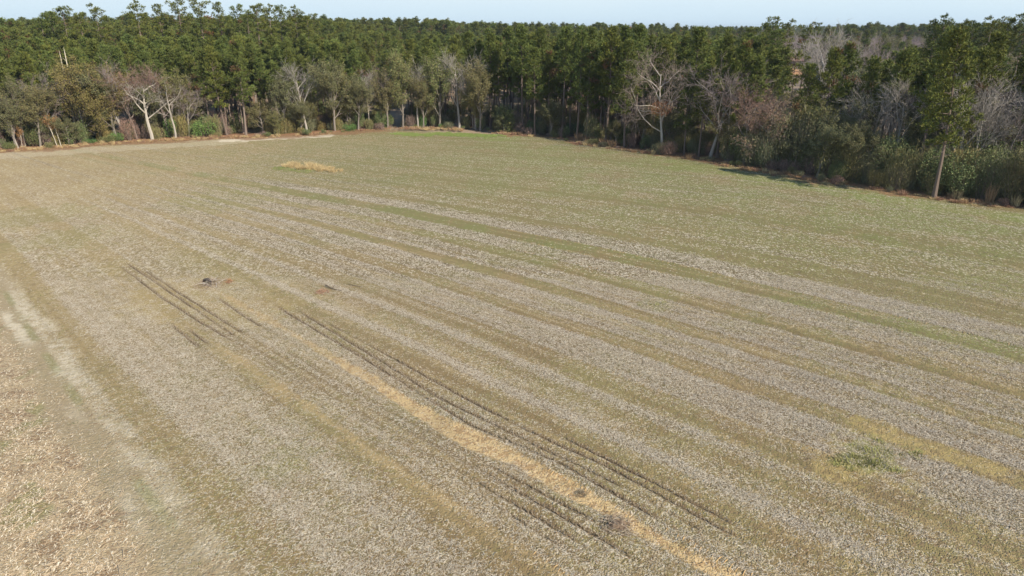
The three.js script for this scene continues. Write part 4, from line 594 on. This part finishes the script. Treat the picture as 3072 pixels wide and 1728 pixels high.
for (let i = 0; i < 34; i++) { const t = clamp(i / 33 + 0.1 * rs(R), -0.1, 1.08), x = lerp(-38.2, -29.4, t) + rs(R) * 0.9, z = lerp(-117.2, -112, t) + rs(R) * 1.5; tuft(0, x, z, 0.8 + R() * 1.1, 0.3 + 0.2 * R() + 0.55 * Math.sin(Math.PI * clamp(t * 0.9 + 0.15, 0, 1)) * R(), 'golden tall grass clump in the island out in the open field', 'golden grass island in the field'); }
{
  const g = []; for (let i = 0; i < 60; i++) { const t = R(), x = lerp(-40, -33, t) + rs(R) * 0.6, z = lerp(-114.8, -111.3, t) + rs(R) * 1.2; g.push(M4(x, fieldY(x, z), z, R() * 6.28, 1.2, 1.6)); }
  stuff('green_grass', blades(460, 16, 0.25, 0.16, 0.014, [[0.20, 0.24, 0.08], [0.25, 0.26, 0.10]], 0.6), bladeMat, g, 'short green grass beside the golden grass island', 'grass');
  const l = []; for (let i = 0; i < 3200; i++) { const x = lerp(-29, 0, R()), z = lerp(-158, -148, R()); if (ED(x, z) > 1.5 && Math.max(strip(x, z, -25, -155, -18, -153.2, 2.0, 1.2), strip(x, z, -16, -154.6, -5, -152, 2.6, 1.2)) > R() * 1.2) l.push(M4(x, fieldY(x, z), z, R() * 6.28, 1.3, 1.5)); }
  stuff('green_grass', blades(461, 14, 0.25, 0.15, 0.016, [[0.20, 0.27, 0.07], [0.25, 0.29, 0.09]], 0.6), bladeMat, l, 'bright green grass strip in the far corner of the field', 'grass');
}
// ---------------------------------------------------------------- brush heaps and clumps out in the field
function heap(name, label, category, x, z, parts) { const t = thing(name, label, category, null, x, fieldY(x, z), z); for (const [n, g] of parts) part(t, n, g, barkMat); return t; }
function sticks(seed, n, R0, H0, L, w, cols) { const r = rngOf(seed), b = new MB(); for (let i = 0; i < n; i++) { const a = r() * 6.28, q = Math.sqrt(r()) * R0, y = H0 * (1 - q / R0) * r(), d = V(rs(r), rs(r) * 0.35, rs(r)).normalize().multiplyScalar(L * (0.4 + r())), s = V(Math.cos(a) * q, y + 0.03, Math.sin(a) * q), e = s.clone().add(d); e.y = Math.max(0.02, e.y); const m = s.clone().lerp(e, 0.5); m.y += rs(r) * 0.05 + 0.03; const k = cols[(r() * cols.length) | 0]; b.tube([s, m, e], [w * (0.6 + r()), w * 0.6, w * 0.2], 4, k); } return b.geo(); }
heap('brush_pile', 'grey uprooted branch heap with twigs lying on bare tan ground', 'brush pile', -27.7, -58.9, [['branches', sticks(501, 34, 0.7, 0.7, 0.9, 0.03, [[0.35, 0.3, 0.26], [0.5, 0.45, 0.4], [0.16, 0.13, 0.1]])], ['twigs', sticks(502, 260, 1.6, 0.35, 0.5, 0.009, [[0.3, 0.2, 0.13], [0.4, 0.3, 0.2], [0.22, 0.15, 0.1]])], ['root', (() => { const b = new MB(); b.tube([V(-0.9, 0.05, -0.35), V(-0.7, 0.3, -0.3), V(-0.3, 0.45, -0.1), V(0.2, 0.3, 0.25)], [0.05, 0.13, 0.15, 0.05], 6, [0.10, 0.08, 0.07]); return b.geo(); })()]]);
heap('dry_weed', 'small rusty dry weed beside the grey branch heap', 'weed', -26.2, -59.4, [['stems', sticks(503, 60, 0.3, 0.4, 0.35, 0.01, [[0.42, 0.19, 0.09], [0.34, 0.16, 0.08]])]]);
heap('dry_weed', 'rusty brown weed clump on straw next to a dark stick', 'weed', -16.9, -56.8, [['stems', sticks(504, 120, 0.55, 0.35, 0.4, 0.011, [[0.36, 0.2, 0.13], [0.44, 0.26, 0.17], [0.24, 0.14, 0.09]])]]);
heap('fallen_stick', 'dark forked stick lying on straw by the rusty weed clump', 'stick', -16.3, -57.8, [['stem', (() => { const b = new MB(); b.tube([V(-0.7, 0.18, -0.5), V(-0.2, 0.12, 0), V(0.4, 0.06, 0.35), V(1.0, 0.03, 0.55)], [0.06, 0.05, 0.035, 0.012], 5, [0.13, 0.1, 0.07]); b.tube([V(0.1, 0.1, 0.15), V(0.3, 0.4, 0.05)], [0.035, 0.01], 4, [0.13, 0.1, 0.07]); return b.geo(); })()]]);
heap('fallen_stick', 'thin dark stick lying alone behind the forked stick', 'stick', -14.4, -58.4, [['stem', (() => { const b = new MB(); b.tube([V(-0.7, 0.05, -0.4), V(0, 0.07, 0), V(0.8, 0.03, 0.3)], [0.02, 0.03, 0.012], 5, [0.16, 0.12, 0.09]); return b.geo(); })()]]);
heap('stubble_clump', 'uprooted stubble clump with dark soil side blocking the sandy wheel track', 'stubble clump', 4.95, -26.15, [['soil', (() => { const c = new THREE.IcosahedronGeometry(0.3, 2), p = c.attributes.position, n = []; for (let i = 0; i < p.count; i++) { const s = 0.7 + 0.6 * vn(p.getX(i) * 6 + 30, p.getY(i) * 6 + p.getZ(i) * 5); p.setXYZ(i, p.getX(i) * s * 1.35, Math.max(-0.05, p.getY(i) * s * 0.95), p.getZ(i) * s * 0.9); n.push(0.17, 0.12, 0.08); } c.setAttribute('color', new THREE.Float32BufferAttribute(n, 3)); c.computeVertexNormals(); return c; })()], ['roots', sticks(505, 260, 0.75, 0.5, 0.4, 0.011, [[0.30, 0.22, 0.15], [0.45, 0.38, 0.29], [0.2, 0.14, 0.1]])]]);
heap('stubble_clump', 'small dark tuft of stubble beside curved tyre prints in the sand', 'stubble clump', 3.5, -28.5, [['stems', sticks(506, 70, 0.3, 0.28, 0.25, 0.011, [[0.2, 0.16, 0.1], [0.34, 0.29, 0.2], [0.13, 0.1, 0.07]])]]);

console.log('pines', nPine, 'shrubs', nShrub, 'forest', forest.map((f) => f.length).join());
renderer.render(scene, camera);
